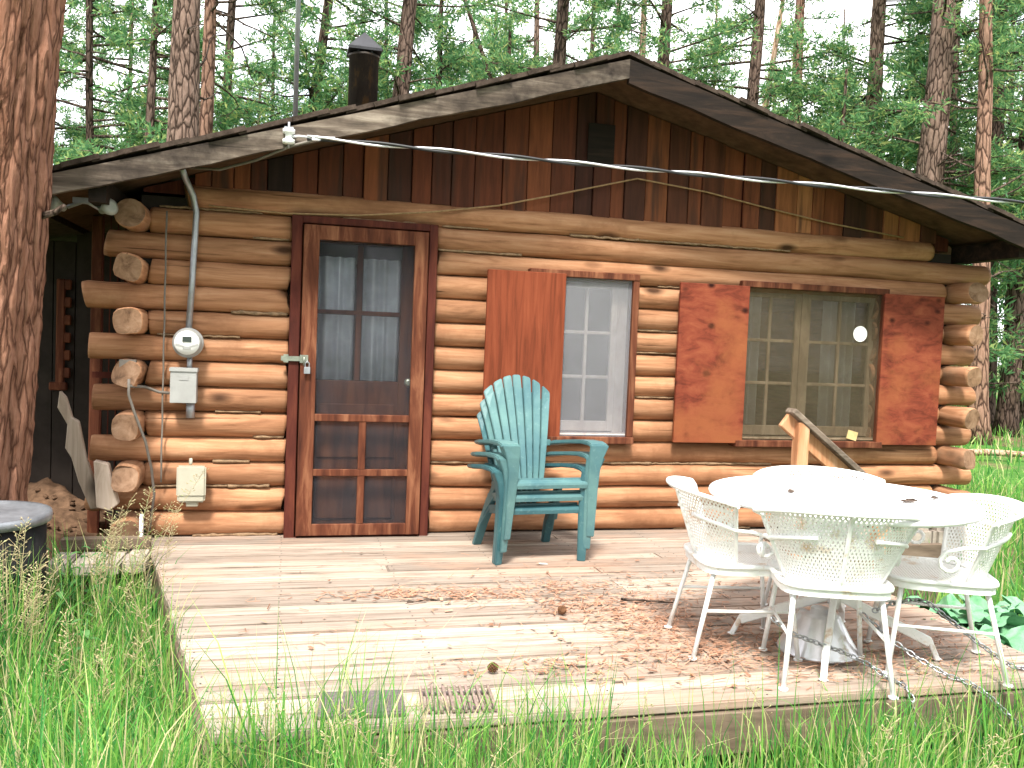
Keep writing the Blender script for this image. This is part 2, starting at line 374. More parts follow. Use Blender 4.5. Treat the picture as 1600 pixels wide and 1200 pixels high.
def ground_mat():
    m,nt,b=newmat('forest_floor',.95,.1); v=coords(nt,(1,1,1)); L=nt.links.new
    n=noise_(nt,v,.35,7,.65); n2=noise_(nt,v,9,8,.7)
    c=ramp(nt,n2,[(.3,(.05,.032,.02)),(.5,(.15,.095,.06)),(.7,(.26,.18,.11))])
    g=ramp(nt,n2,[(.3,(.025,.09,.015)),(.7,(.09,.20,.04))])
    c=mix(nt,ramp(nt,n,[(.40,0),(.52,1)]),c,g); L(c,b.inputs['Base Color']); bump(nt,b,n2,.7,.05); return m
M['ground']=ground_mat()
M['soil']=flat('dug_earth',(.115,.068,.042),.95,.1,0,14,.55,1.0)

# ------------------------------------------------------------------ setting: ground
GZ=-.38
def gh(x,y):
    d=math.hypot(x-2,y)
    return GZ+.05*noise.noise((x*.6,y*.6,0))*min(1,d/4)+.5*noise.noise((x*.05,y*.05,3))*max(0,min(1,(d-9)/20))
g=MB(); ax=[-160,-100,-60,-40,-30]+[i*1.0 for i in range(-22,37)]+[40,50,70,110,180]
ay=[-60,-30,-15]+[i*1.0 for i in range(-9,41)]+[45,55,75,110,180]
for x in ax:
    for y in ay: g.v.append(Vector((x,y,gh(x,y))))
ny=len(ay)
for i in range(len(ax)-1):
    for j in range(ny-1): g.face((i*ny+j,(i+1)*ny+j,(i+1)*ny+j+1,i*ny+j+1),0,True)
tag(g.build('ground',M['ground']),kind='structure')
eb=MB()
def bankf(u,v):
    x=-3.4+2.75*u; y=-.35+1.85*v; e=max(0,min(1,4*u))*max(0,min(1,3*(1-u)))*max(0,min(1,2.2*v))
    return (x,y,GZ-.02+.52*e*(.85+.35*noise.noise((x*2.2,y*2.2,1)))+.06*noise.noise((x*11,y*11,5))*e)
eb.grid(bankf,70,50)
tag(eb.build('earth_bank',M['soil']),kind='structure')

# ------------------------------------------------------------------ log cabin
S=.156
cabin=tag(empty('log_cabin',(2.05,3,GZ)),'single storey cabin of peeled orange logs with a low gabled roof and red shutters','cabin')
CO=Vector((2.05,3,GZ))
def cb(mb,name,mats,parent=None,bev=0,seg=1):
    if parent is None:
        local(mb,CO); return mb.build(name,mats,cabin,bev,seg)
    local(mb,CO); return mb.build(name,mats,parent,bev,seg)
def log(p0,p1,r,matk,seed,blunt=0):
    bk_=random.Random(seed).uniform(-.3,.3)
    p0=Vector(p0);p1=Vector(p1); L=(p1-p0).length; k=max(3,int(L/.11)); n=18; pts=[];rad=[]
    ex=[-.012,0] ; 
    for i in range(k+1):
        t=i/k; p=p0.lerp(p1,t); nz=noise.noise((seed*3.1,t*L*1.3,.5)); nz2=noise.noise((seed*7.7,t*L*1.3,8.5))
        p=p+Vector((0,0,1))*nz2*.009+(Vector((0,1,0)) if matk=='log_x' else Vector((1,0,0)))*nz*.008
        base=r*(1+.05*noise.noise((seed*1.7,t*L*2.1,3)))
        rr=[base*(1+.05*noise.noise((math.cos(a)*1.1+seed,math.sin(a)*1.1,t*L*3.0))) for a in [2*math.pi*j/n for j in range(n)]]
        if blunt and t*L<.30:
            rr=[q*.90*(abs(math.cos(2*math.pi*j/n+bk_))**3.2+abs(math.sin(2*math.pi*j/n+bk_))**3.2)**(-1/3.2)*(1-.10*max(0,math.cos(2*math.pi*j/n+bk_*9+seed))**6) for j,q in enumerate(rr)]
        if i in(0,k): rr=[q*.96 for q in rr]
        pts.append(p); rad.append(rr)
        if i==0: pts.append(p0.lerp(p1,.018/L)); rad.append([q*1.06 for q in rr])
        if i==k-1: pts.append(p0.lerp(p1,1-.018/L)); rad.append([q*1.0 for q in rr])
    m=MB(); m.tube(pts,rad,n,True,0,1); return cb(m,'log',[M[matk],M['cut']])
LY=.08; RAD=.0795
def row(i): return (13.5-i)*S
seed=1
LX={0:-.60,1:-.80,2:-1.05,3:-.80,4:-1.17,5:-.80,6:-1.14,7:-.80,8:-1.11,9:-.80,10:-1.12,11:-.80,12:-1.12,13:-.80}
RX={0:4.76,1:5.28,2:4.9,3:5.23,4:4.9,5:5.19,6:4.9,7:5.22,8:4.9,9:5.20,10:4.9,11:5.24,12:4.9,13:5.2}
for i in range(14):
    z=row(i); segs=[]
    if i==0: segs=[(LX[0],RX[0])]
    else:
        segs=[(LX[i],.035)]
        if 3<=i<=9: segs+=[(.955,1.81),(2.35,3.20),(4.29,RX[i])]
        else: segs+=[(.955,RX[i])]
    for a,b in segs:
        seed+=1; log((a,LY,z),(b,LY,z),RAD*(1.0 if i else .97),'log_x',seed)
# side wall logs: stubs that cross the corners
for i in range(14):
    z=row(i)
    seed+=1
    if i: log((-.88,-.20-.03*random.random() if i%2==1 else .17,z),(-.88,6,z),RAD*(1.12 if i%2 else 1),'log_y',seed,int(i%2==1 and i>1))
    seed+=1; log((5.0,-.20-.03*random.random() if i%2==0 and i>0 else .17,z),(5.0,6,z),RAD*1.02,'log_y',seed,int(i%2==0 and i in (6,10,12)))
# chinking strips, backing
ch=MB()
for i in range(14):
    z=row(i)-S/2
    for a,b in ([(-.75,4.8)] if i in(0,) else ([(-.75,.02),(.97,4.85)] if i<2 or i>9 else [(-.75,.02),(.97,1.8),(2.37,3.2),(4.3,4.85)])):
        x=a
        while x<b-.1:
            l=min(random.uniform(.15,.7),b-x)
            if random.random()<(.5 if i in(0,9,10) else .2):
                r=random.uniform(.006,.014); k=max(3,int(l/.03))
                ch.tube([(x+l*q/k,.034+.012*noise.noise((x+l*q/k*9,i,2)),z+.006+.008*noise.noise((x*5+q,i,4))) for q in range(k+1)],[r*(.35+1.0*abs(noise.noise((q*.7,x,i)))+.3) for q in range(k+1)],6)
            x+=l
tag(cb(ch,'chinking',M['chink']),kind='stuff')
bw=MB(); # wall core behind the log faces
for x0,x1,z0,z1 in ((-.86,.03,0,2.1),(.96,1.80,0,2.1),(1.80,2.36,0,.62),(1.80,2.36,1.78,2.1),(2.36,3.19,0,2.1),(3.19,4.30,0,.62),(3.19,4.30,1.78,2.1),(4.30,4.98,0,2.1),(.03,.96,2.03,2.1)):
    bw.bx(x0,x1,.085,.135,z0,z1)
bw.bx(-.9,5.0,6.0,6.12,GZ,2.2); bw.bx(-.86,4.98,.13,6,-.06,-.02); bw.bx(-.86,4.98,.10,6,2.20,2.24)
cb(bw,'wall_core',M['dark'])
fb=MB()  # stones below the sill log
x=-1.0
while x<5.1:
    l=random.uniform(.2,.42); fb.box((x+l/2,.1,-.19),(l-.015,.24,.36)); x+=l
cb(fb,'foundation',M['stone'],bev=.03,seg=2)
# gable
RXc,RZ,SL,SLL=2.02,3.065,.270,.300
def rz(x): return RZ-(SLL if x<RXc else SL)*abs(x-RXc)
gb=MB(); x=-.55
while x<4.78:
    l=random.choice((.10,.13,.155,.17,.19)); x1=min(x+l,4.8); y=.045+random.uniform(-.012,.012); zb=2.165+random.uniform(-.01,.012)
    t0=rz(x)-.05; t1=rz(x1-.006)-.05
    gb.prism([(x,zb),(x1-.006,zb),(x1-.006,t1),(x,t0)] if not (x<RXc<x1) else [(x,zb),(x1-.006,zb),(x1-.006,t1),(RXc,RZ-.05),(x,t0)],y,y+.022); x=x1
gb2=MB(); gb2.prism([(-.85,2.12),(4.95,2.12),(4.95,rz(4.95)-.06),(RXc,RZ-.06),(-.85,rz(-.85)-.06)],.09,.11)
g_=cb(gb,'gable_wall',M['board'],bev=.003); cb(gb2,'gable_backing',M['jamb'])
v=MB(); v.bx(1.97,2.16,.022,.030,2.52,2.80) 
cb(v,'vent',M['darkwood'])
# roof
YF,YB=-.52,6.5
rf=MB(); XL,XR=-1.42,5.46
for sx,xe in ((-1,XL),(1,XR)):
    rf.prism([(RXc,RZ-.045),(RXc,RZ),(xe,rz(xe)),(xe,rz(xe)-.045)][::sx],YF,YB)
roof=cb(rf,'roof',M['soffit'])
sh=MB()
for sx,xe in ((-1,XL),(1,XR)):
    n=int(abs(xe-RXc)/.15)
    for k in range(n+1):
        xa=RXc+sx*k*.15; xb=RXc+sx*(k*.15+.20+random.uniform(-.01,.02)); y=YF-.03
        ang=math.atan(SL if sx>0 else SLL)*sx
        while y<YB:
            l=random.uniform(.14,.34) if y<.4 else random.uniform(.5,1.2); xm=(xa+xb)/2
            off=random.uniform(-.05,.0) if y<-.5 else 0
            sh.box((xm,y+l/2+off,rz(xm)+.022+random.uniform(0,.014)),(abs(xb-xa)/math.cos(ang),l-.008,.026),Matrix.Rotation(ang+sx*R(2.4+random.uniform(-1,1.5)),3,'Y')); y+=l
    sh.box((RXc,3,RZ+.03),(.02,.02,.02))
cb(sh,'shingles',M['shingle'],roof)
for sx,xe,mk,hh in ((-1,XL,'fascia_grey',.12),(1,XR,'darkwood',.15)):
    fa=MB(); n=24; 
    top=[];bot=[]
    for k in range(n+1):
        x=RXc-.02*0+(xe-RXc)*k/n; top.append((x,rz(x)-.005)); bot.append((x,rz(x)-hh-.012*noise.noise((k*.5,sx,0))-.01*noise.noise((k*1.7,sx,4))))
    for k in range(n): fa.prism([bot[k],bot[k+1],top[k+1],top[k]],YF-.045,YF-.005)
    o=cb(fa,'fascia',M[mk],roof)
    if sx<0: o['label']='weathered grey rake board along the left roof slope'
    else: o['label']='blackened rake board along the right roof slope'
for x in (-1.0,5.1): rt=MB(); rt.beam((x,YF+.02,rz(x)-.13),(x,YB,rz(x)-.13),.09,.13); cb(rt,'rafter',M['darkwood'],roof)
c=MB(); cx,cy=.54,1.2
c.lathe((cx,cy,2.5),[(.112,0),(.112,.90),(.118,.90),(.118,.92),(.10,.92),(.10,.5)],20); c.lathe((cx,cy,2.5),[(.2,.12),(.2,.16),(.13,.26),(.115,.26)],20)
chim=cb(c,'chimney',M['flue'])
c=MB(); 
b0=len(c.v); h=.125
for (x,y) in ((-h,-h),(h,-h),(h,h),(-h,h)): c.v.append(Vector((cx+x,cy+y,3.435)))
for (x,y) in ((-h,-h),(h,-h),(h,h),(-h,h)): c.v.append(Vector((cx+x,cy+y,3.455)))
c.v.append(Vector((cx,cy,3.60)))
c.face((b0+3,b0+2,b0+1,b0))
for j in range(4):
    j2=(j+1)%4; c.face((b0+j,b0+j2,b0+4+j2,b0+4+j)); c.face((b0+4+j,b0+4+j2,b0+8))
for a in range(6):
    q=a*math.pi/3; c.box((cx+.1*math.cos(q),cy+.1*math.sin(q),3.425),(.014,.014,.05))
cb(c,'chimney_cap',M['cap'],chim)
# door frame, screen door, inner door
d=MB(); d.bx(.035,.10,-.045,.12,-.03,2.03); d.bx(.90,.955,-.045,.12,-.03,2.03); d.bx(.10,.90,-.045,.12,1.985,2.03); d.bx(.10,.90,-.05,.12,-.035,0.0)
cb(d,'door_frame',M['jamb'],bev=.004)
d=MB(); Y0,Y1=-.068,-.035
d.bx(.108,.205,Y0,Y1,.012,1.975); d.bx(.805,.892,Y0,Y1,.012,1.975); d.bx(.205,.805,Y0+.002,Y1,1.885,1.975); d.bx(.205,.805,Y0+.002,Y1,.012,.085)
d.bx(.205,.805,Y0+.002,Y1,.745,.79); d.bx(.205,.805,Y0+.004,Y1,.395,.437); d.bx(.485,.53,Y0+.006,Y1,.085,.395); d.bx(.485,.53,Y0+.006,Y1,.437,.745)
sd=cb(d,'screen_door',M['redtrim'],bev=.003)
d=MB(); d.bx(.20,.81,-.045,-.044,.08,1.89); cb(d,'screen',M['screen_dark'],sd)
d=MB(); d.box((.13,-.074,1.135),(.05,.01,.05)); d.tube([(.13,-.082,1.15),(.13,-.095,1.145),(.13,-.095,1.10),(.13,-.085,1.095)],.006,8); cb(d,'handle',M['brass'],sd)
d=MB(); d.box((.055,-.055,1.135),(.13,.012,.03)); d.box((.02,-.05,1.135),(.03,.02,.05)); cb(d,'hasp',M['brass'],sd)
d=MB(); d.box((.150,-.09,1.065),(.038,.016,.042)); d.tube([(.138,-.09,1.08),(.138,-.09,1.11),(.15,-.09,1.122),(.162,-.09,1.11),(.162,-.09,1.08)],.004,8); cb(d,'padlock',M['galv'],sd,bev=.004)
d=MB(); yi=.055
d.bx(.10,.20,yi,yi+.045,0,1.985); d.bx(.74,.90,yi,yi+.045,0,1.985); d.bx(.20,.74,yi,yi+.045,1.88,1.985); d.bx(.20,.74,yi,yi+.045,.0,1.0)
d.bx(.452,.488,yi,yi+.04,1.0,1.88); d.bx(.20,.74,yi-.002,yi+.04,1.425,1.455); d.bx(.22,.72,yi-.012,yi,.1,.42); d.bx(.22,.72,yi-.012,yi,.5,.85)
idr=cb(d,'door',M['indoor'],bev=.004)
d=MB(); d.bx(.195,.745,yi+.018,yi+.022,.995,1.885); cb(d,'pane',M['glass'],idr)
d=MB(); d.lathe((0,0,0),[(.01,0),(.012,.03),(.028,.045),(.028,.06),(.015,.07)],14); d.v=[Matrix.Rotation(R(90),3,'X')@p+Vector((.80,yi,1.0)) for p in d.v]; cb(d,'handle',M['brass'],idr)
# windows
def window(x0,x1,z0,z1,cols,rows_,scr,sashm,frm,mull=None,wide=0):
    d=MB(); fw=.045
    d.bx(x0-.02,x1+.02,-.055,.13,z1-.01,z1+.035); d.bx(x0-.02,x1+.02,-.07,.13,z0-.035,z0+.012)
    d.bx(x0-.02,x0+fw-.02,-.05,.13,z0+.012,z1-.01); d.bx(x1-fw+.02,x1+.02,-.05,.13,z0+.012,z1-.01)
    o=cb(d,'window',frm,bev=.004)
    a0,a1,b0,b1=x0+.025,x1-.025,z0+.012,z1-.01
    d=MB(); d.bx(a0,a1,-.02,-.019,b0,b1); cb(d,'screen',scr,o)
    d=MB(); ys,ye=.045,.08
    parts=[(a0,a1)] if mull is None else [(a0,mull-.02),(mull+.02,a1)]
    pm=MB()
    if wide: d.bx(a1-wide,a1,ys+.002,ye+.002,b0+.012,b1); parts=[(a0,a1-wide)]
    for (q0,q1) in parts:
        sw=.042
        d.bx(q0,q0+sw,ys,ye,b0+.03,b1-.02); d.bx(q1-sw,q1,ys,ye,b0+.03,b1-.02); d.bx(q0+sw,q1-sw,ys,ye,b1-.06,b1-.02); d.bx(q0+sw,q1-sw,ys,ye,b0+.03,b0+.10)
        for k in range(1,cols): 
            xx=q0+sw+(q1-q0-2*sw)*k/cols; d.bx(xx-.011,xx+.011,ys+.004,ye-.004,b0+.10,b1-.06)
        for k in range(1,rows_):
            zz=b0+.10+(b1-b0-.16)*k/rows_; d.bx(q0+sw,q1-sw,ys+.007,ye-.007,zz-.011,zz+.011)
        pm.bx(q0+sw-.01,q1-sw+.01,.061,.064,b0+.08,b1-.04)
    if mull is not None: d.bx(mull-.02,mull+.02,.035,.09,b0+.012,b1)
    cb(d,'sash',sashm,o,bev=.003); cb(pm,'pane',M['glass'],o)
    d=MB(); d.box(((a0+a1)/2,.01,b0+.012),(a1-a0,.06,.02),Matrix.Rotation(R(-12),3,'X')); cb(d,'sill',sashm,o,bev=.003)
    return o
w1=window(1.60,2.345,.655,1.755,3,3,M['screen_grey'],M['sash'],M['redtrim'],None,.075)
w2=window(3.165,4.33,.645,1.76,2,3,M['screen_brown'],M['sash2'],M['redtrim'],3.70)
ds=MB(); ds.lathe((0,0,0),[(.058,0),(.058,.002)],28); ds.v=[Matrix.Rotation(R(90),3,'X')@p+Vector((4.14,-.0215,1.455)) for p in ds.v]
ds.lathe((0,0,0),[(.03,.0022),(.026,.0024)],24,1); ds.v[56:]=[Matrix.Rotation(R(90),3,'X')@p+Vector((4.14,-.0215,1.455)) for p in ds.v[56:]]
o=cb(ds,'sticker',[M['white_plastic'],M['paper']],w2)
o=MB(); o.box((4.12,-.026,.70),(.085,.004,.065),Matrix.Rotation(R(14),3,'Y')); cb(o,'paper_note',M['note'],w2)
def shutter(x0,x1,z0,z1,mt,lab):
    d=MB(); n=1; wd=(x1-x0)/n
    for k in range(n): d.bx(x0+k*wd+.0012,x0+(k+1)*wd-.0012,-.062-.002*k,-.036,z0,z1)
    for zz in (z0+.15,z1-.18): d.bx(x0+.03,x1-.03,-.036,-.016,zz,zz+.06)
    o=cb(d,'shutter',mt,bev=.003); o['label']=lab
shutter(1.29,1.832,.655,1.765,M['shut1'],'plain orange red shutter behind the stacked chairs')
shutter(2.665,3.20,.635,1.755,M['shut'],'mottled red shutter left of the wide window')
shutter(4.305,4.83,.635,1.76,M['shut'],'mottled red shutter at the cabin corner')
# dark lean-to wing on the left side, set back
lt=MB(); k=-3.6
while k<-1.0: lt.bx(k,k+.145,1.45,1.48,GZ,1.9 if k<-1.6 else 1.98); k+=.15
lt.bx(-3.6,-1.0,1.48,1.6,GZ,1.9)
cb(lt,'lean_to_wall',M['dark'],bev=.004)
lt=MB(); lt.bx(-1.27,-1.20,.78,.85,GZ,2.03); cb(lt,'porch_post',M['redtrim'],bev=.006)
lt=MB(); zz=.86
lt.bx(-1.62,-1.56,1.39,1.42,.85,1.62)
for q in range(6): lt.box((-1.545,1.405,.93+.13*q),(.05,.026,.075))
lt.bx(-1.66,-1.54,1.38,1.43,.80,.86); cb(lt,'lean_to_trim',M['redtrim'],bev=.008)
lt=MB()
for q in range(4): lt.bx(-1.15+.045*q,-1.143+.045*q,.5,.51,GZ,2.0)
lt.bx(-1.2,-.98,.495,.515,.95,.99); lt.bx(-1.2,-.98,.495,.515,.1,.14); cb(lt,'screen_frame',M['jamb'])
lt=MB(); lt.prism([(-3.7,1.66),(-3.7,1.72),(XL-.03,2.02),(XL-.03,1.96)],.3,6.4); cb(lt,'lean_to_roof',M['shingle'])

# curtains (hang inside, things of their own)
def curtain(x0,x1,z0,z1,y,mt,lab,nf,amp=.014,gather=None):
    d=MB()
    def fn(u,v):
        xx=x0+(x1-x0)*u
        return (xx,y+amp*math.sin(u*nf*2*math.pi+1.2*noise.noise((u*3,v*.6,x0)))+.006*noise.noise((u*9,v*2,1)),z0+(z1-z0)*v)
    d.grid(fn,int(nf*12),10); o=d.build('curtain',mt); tag(o,lab,'curtain'); return o
curtain(.20,.445,1.0,1.80,.15,M['curt_blue'],'pleated blue grey curtain in the left half of the door glass',3,.032)
curtain(.50,.74,1.0,1.80,.151,M['curt_blue'],'pleated blue grey curtain in the right half of the door glass',3,.032)
curtain(3.20,3.40,.66,1.75,.14,M['curt'],'narrow pale curtain at the left edge of the wide window',3,.028)
curtain(3.93,4.20,.66,1.75,.14,M['curt'],'pale pleated curtain in the right half of the wide window',4,.028)

# ------------------------------------------------------------------ deck
dk=tag(empty('deck',(1.3,-1.4,GZ)),'weathered plank deck in front of the cabin littered with rusty pine needles','deck'); DO=Vector((1.3,-1.4,GZ))
def dkb(mb,name,mt,bev=0,seg=1): local(mb,DO); return mb.build(name,mt,dk,bev,seg)
nl=MB(); d=MB(); y=-2.88; k=0
while y<-.03:
    wv=.139; xl=-.70+.205*(-(y+wv/2+.4))+random.uniform(-.004,.004)
    cuts=[xl]+sorted(random.sample([.6,1.2,1.8,2.3],random.choice((0,1,1))))+[3.27+random.uniform(-.012,.012)]
    for a,b in zip(cuts,cuts[1:]):
        zt=random.uniform(-.004,.002); rot=Matrix.Rotation(random.uniform(-.012,.012),3,'X')
        # board with shallow worn grooves along its length
        n=5
        d.box(((a+b)/2,y+wv/2,-.018+zt),(b-a-.003,wv-.010,.036),rot)
        if a==xl:
            for q in d.v[-8:-4]: q.x-=.205*(q.y-y-wv/2)
        for xx in [a+.03]+[i_*.6+.02 for i_ in range(0,6) if a+.1<i_*.6+.02<b-.05]+[b-.03]:
            for yy in (.035,.10): nl.lathe((xx+random.uniform(-.006,.006),y+yy,zt+.0005),[(.004,0),(.004,.0012)],6)
    y+=wv+.0015; k+=1
dkb(d,'decking',M['deck'],bev=.006,seg=2); tag(dkb(nl,'nail_heads',M['black']),kind='stuff')
d=MB(); d.bx(-.20,3.25,-2.885,-2.847,-.20,-.04); d.bx(3.215,3.25,-2.84,-.03,-.20,-.04); d.bx(-.66,-.3,-.10,-.06,-.2,-.04)
d.beam((-.72,-.15,-.12),(-.20,-2.84,-.12),.036,.15)
for q in range(1,5): d.bx(-.30+.7*q,-.26+.7*q,-2.83,-.05,-.2,-.042)
dkb(d,'rim_joists',M['stepwood'],bev=.004)
for (x,yy) in ((-.2,-2.75),(1.5,-2.75),(3.1,-2.75),(-.5,-.4),(1.5,-1.4),(3.1,-.5)):
    d=MB(); d.bx(x-.045,x+.045,yy-.045,yy+.045,GZ-.1,-.2); dkb(d,'post',M['stepwood'],bev=.004)
# low side step of grey blocks at the deck's left
st=tag(empty('side_step',(-.95,-.45,GZ)),'low step of grey weathered blocks between the drum and the deck','step'); SO=Vector((-.95,-.45,GZ))
d=MB(); x=-1.22
for l in (.13,.16,.10,.13):
    d.box((x+l/2,-.46,-.035+random.uniform(-.008,.008)),(l-.012,.30,.07),Matrix.Rotation(random.uniform(-.04,.04),3,'Z')); x+=l
local(d,SO).build('step_blocks',M['stone'],st,.012,2)
d=MB(); d.bx(-1.2,-.72,-.30,-.24,.0,.07); d.bx(-1.2,-.74,-.30,-.25,-.36,-.08); local(d,SO).build('riser',M['stepwood'],st,.006)
# steps off the deck's right end, with handrail
sp=tag(empty('wooden_steps',(3.8,-.8,GZ)),'short grey wooden steps going down off the right end of the deck','steps'); PO=Vector((3.8,-.8,GZ))
d=MB(); d.bx(3.30,4.32,-.80,-.76,-.36,.06); local(d,PO).build('stringer',M['stepwood'],sp,.006)
d=MB(); d.bx(3.29,3.58,-.76,-.1,-.05,-.01); local(d,PO).build('tread',M['stepwood'],sp,.006)
d=MB(); d.bx(3.60,4.05,-.76,-.1,-.21,-.17); local(d,PO).build('tread',M['stepwood'],sp,.006)
d=MB(); d.bx(3.30,3.335,-.76,-.1,-.36,-.05); local(d,PO).build('riser',M['stepwood'],sp,.004)
hr=tag(empty('handrail',(3.2,-.8,0)),'raw wood post with a plank handrail sloping down to the right','handrail'); HO=Vector((3.2,-.8,0))
d=MB(); d.bx(3.165,3.245,-.83,-.75,0,.86); local(d,HO).build('post',M['newwood'],hr,.006)
d=MB(); d.beam((3.12,-.79,.935),(3.88,-.79,.36),.10,.038); local(d,HO).build('rail',M['greywood'],hr,.006)
d=MB(); d.beam((3.10,-.765,.885),(3.86,-.765,.31),.035,.13); local(d,HO).build('side_rail',M['newwood'],hr,.006)
d=MB(); d.bx(3.78,3.86,-.83,-.75,GZ-.05,.33); local(d,HO).build('post',M['newwood'],hr,.006)

# ------------------------------------------------------------------ stacked plastic chairs
def plastic_chair(name,cm,lab):
    root=empty(name); tag(root,lab,'chair','stacked plastic garden chairs')
    b=MB()
    for i in range(7):
        k=i-3; xb,xt=k*.036,k*.067; zt=.925-.0095*k*k; secs=[]
        for t in (0,.2,.4,.6,.8,.93,.985,1.0):
            z=.22+(zt-.22)*t; y=.16+.19*t+.05*t*t-.012*abs(k)*t*.8; x=xb+(xt-xb)*t
            hw=(.0150+(.0288-.0150)*min(t,.93))*(1 if t<.95 else (.97 if t<.99 else .8))
            secs.append(((x,y,z),(hw,0,-.0190*k/.067*hw*max(0,(t-.8)/.2)),(0,.009,-.003)))
        b.sweep(secs)
    for zc,hw in ((.33,.15),(.50,.20)):
        t=(zc-.22)/.7; y=.16+.19*t+.05*t*t+.018
        b.sweep([((x,y-.03*abs(x)/.2*t,zc),(0,0,.02),(0,.008,0)) for x in (-hw,-hw/2,0,hw/2,hw)])
    b.build('backrest',cm,root,.004,2)
    s=MB(); 
    for k in range(5):
        y=-.235+.083*k; z=.34-.018*k; s.box((0,y,z),(.45-.02*k,.072,.018),Matrix.Rotation(R(-10),3,'X'))
    s.sweep([((0,-.265,.345),(.225,0,0),(0,.02,.004)),((0,-.292,.335),(.225,0,0),(0,.012,.004)),((0,-.300,.318),(.222,0,0),(0,.007,0)),((0,-.297,.296),(.218,0,0),(0,.006,0))])
    for sx in(-1,1): s.sweep([((sx*.225,-.28,.315),(0,0,.026),(.008,0,0)),((sx*.215,0,.275),(0,0,.026),(.008,0,0)),((sx*.20,.2,.235),(0,0,.024),(.008,0,0))])
    s.build('seat',cm,root,.004,2)
    for sx in (-1,1):
        a=MB()
        pts=[(.225,.275,.49,.040),(.266,.20,.51,.064),(.292,.06,.53,.056),(.292,-.12,.55,.046),(.282,-.26,.556,.054),(.277,-.325,.548,.056)]
        a.sweep([((sx*x,y,z),(hw,0,0),(0,.002,.012)) for x,y,z,hw in pts]); a.build('armrest',cm,root,.006,2)
        l=MB()
        LG=[(.552,.277,.055),(.48,.260,.042),(.40,.252,.034),(.30,.252,.031),(.18,.256,.027),(0,.262,.022)]
        l.sweep([((sx*c,-.332+.055*(1-z/.552),z),(hw,-sx*.008,0),(0,.009,0)) for z,c,hw in LG])
        l.sweep([((sx*(c+hw-.006),-.298+.055*(1-z/.552)-.004,z),(.006,0,0),(0,.034-.010*(1-z/.552),0)) for z,c,hw in LG])
        l.build('leg',cm,root,.004,2)
        l=MB(); l.sweep([((sx*.205,.08,.275),(.012,0,0),(0,.045,0)),((sx*.22,.17,.15),(.024,0,0),(0,.026,0)),((sx*.235,.245,0),(.026,0,0),(0,.02,0))]); l.build('leg',cm,root,.004,2)
    return root
for k,(dx,dy,dz,rzz,mk,lab) in enumerate((
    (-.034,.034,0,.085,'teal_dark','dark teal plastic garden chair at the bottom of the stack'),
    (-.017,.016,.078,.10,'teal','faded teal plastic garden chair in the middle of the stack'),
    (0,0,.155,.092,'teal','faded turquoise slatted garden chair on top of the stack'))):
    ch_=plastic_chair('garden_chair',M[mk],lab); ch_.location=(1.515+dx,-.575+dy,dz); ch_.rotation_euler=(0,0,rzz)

# ------------------------------------------------------------------ white iron table and chairs
IR=M['iron']
tb=tag(empty('patio_table',(2.395,-2.40,0)),'round white metal patio table with a mesh top and four splayed feet','table')
d=MB(); Rr=.555
d.grid(lambda u,v:(Rr*u*math.cos(2*math.pi*v),Rr*u*math.sin(2*math.pi*v),.678+.004*(1-u)),10,48,0,True)
for k,q in list(d.uv.items()): d.uv[k]=(d.v[k].x,d.v[k].y)
d.build('tabletop',M['mesh_fine'],tb)
d=MB(); 
d.tube([(Rr*math.cos(a),Rr*math.sin(a),.672) for a in [2*math.pi*i/56 for i in range(57)]],.014,8,False)
d.tube([(.035*math.cos(a),.035*math.sin(a),.684) for a in [2*math.pi*i/20 for i in range(21)]],.007,6,False)
for a in (0,45,90,135): d.beam((-Rr*math.cos(R(a)),-Rr*math.sin(R(a)),.664-.001*a/45),(Rr*math.cos(R(a)),Rr*math.sin(R(a)),.664-.001*a/45),.02,.012)
d.build('rim',IR,tb)
d=MB(); d.tube([(0,0,.18),(0,0,.66)],.022,14); d.tube([(0,0,.20),(0,0,.27)],.03,14); d.build('column',IR,tb)
for a in (-213,-28,232,50):
    ca,sa=math.cos(R(a)),math.sin(R(a)); d=MB()
    d.beam((.025*ca,.025*sa,.235),(.40*ca,.40*sa,.075),.028,.040); d.beam((.395*ca,.395*sa,.09),(.435*ca,.435*sa,.0),.026,.022,up=(ca,sa,.3)); d.tube([(.435*ca,.435*sa,0.0),(.435*ca,.435*sa,.008)],.02,10)
    d.build('leg',IR,tb,.004)
ub=tag(MB().build('umbrella_base',M['coneiron']),'worn white bell shaped umbrella base under the patio table','umbrella base')
bpy.data.objects.remove(ub)
d=MB(); d.lathe((0,0,0),[(.172,0),(.176,.006),(.170,.014),(.128,.085),(.088,.158),(.082,.166),(.04,.168),(.036,.19)],36)
o=d.build('umbrella_base',M['coneiron']); o.location=(2.31,-2.42,.002); tag(o,'worn white bell shaped umbrella base under the patio table','umbrella base')

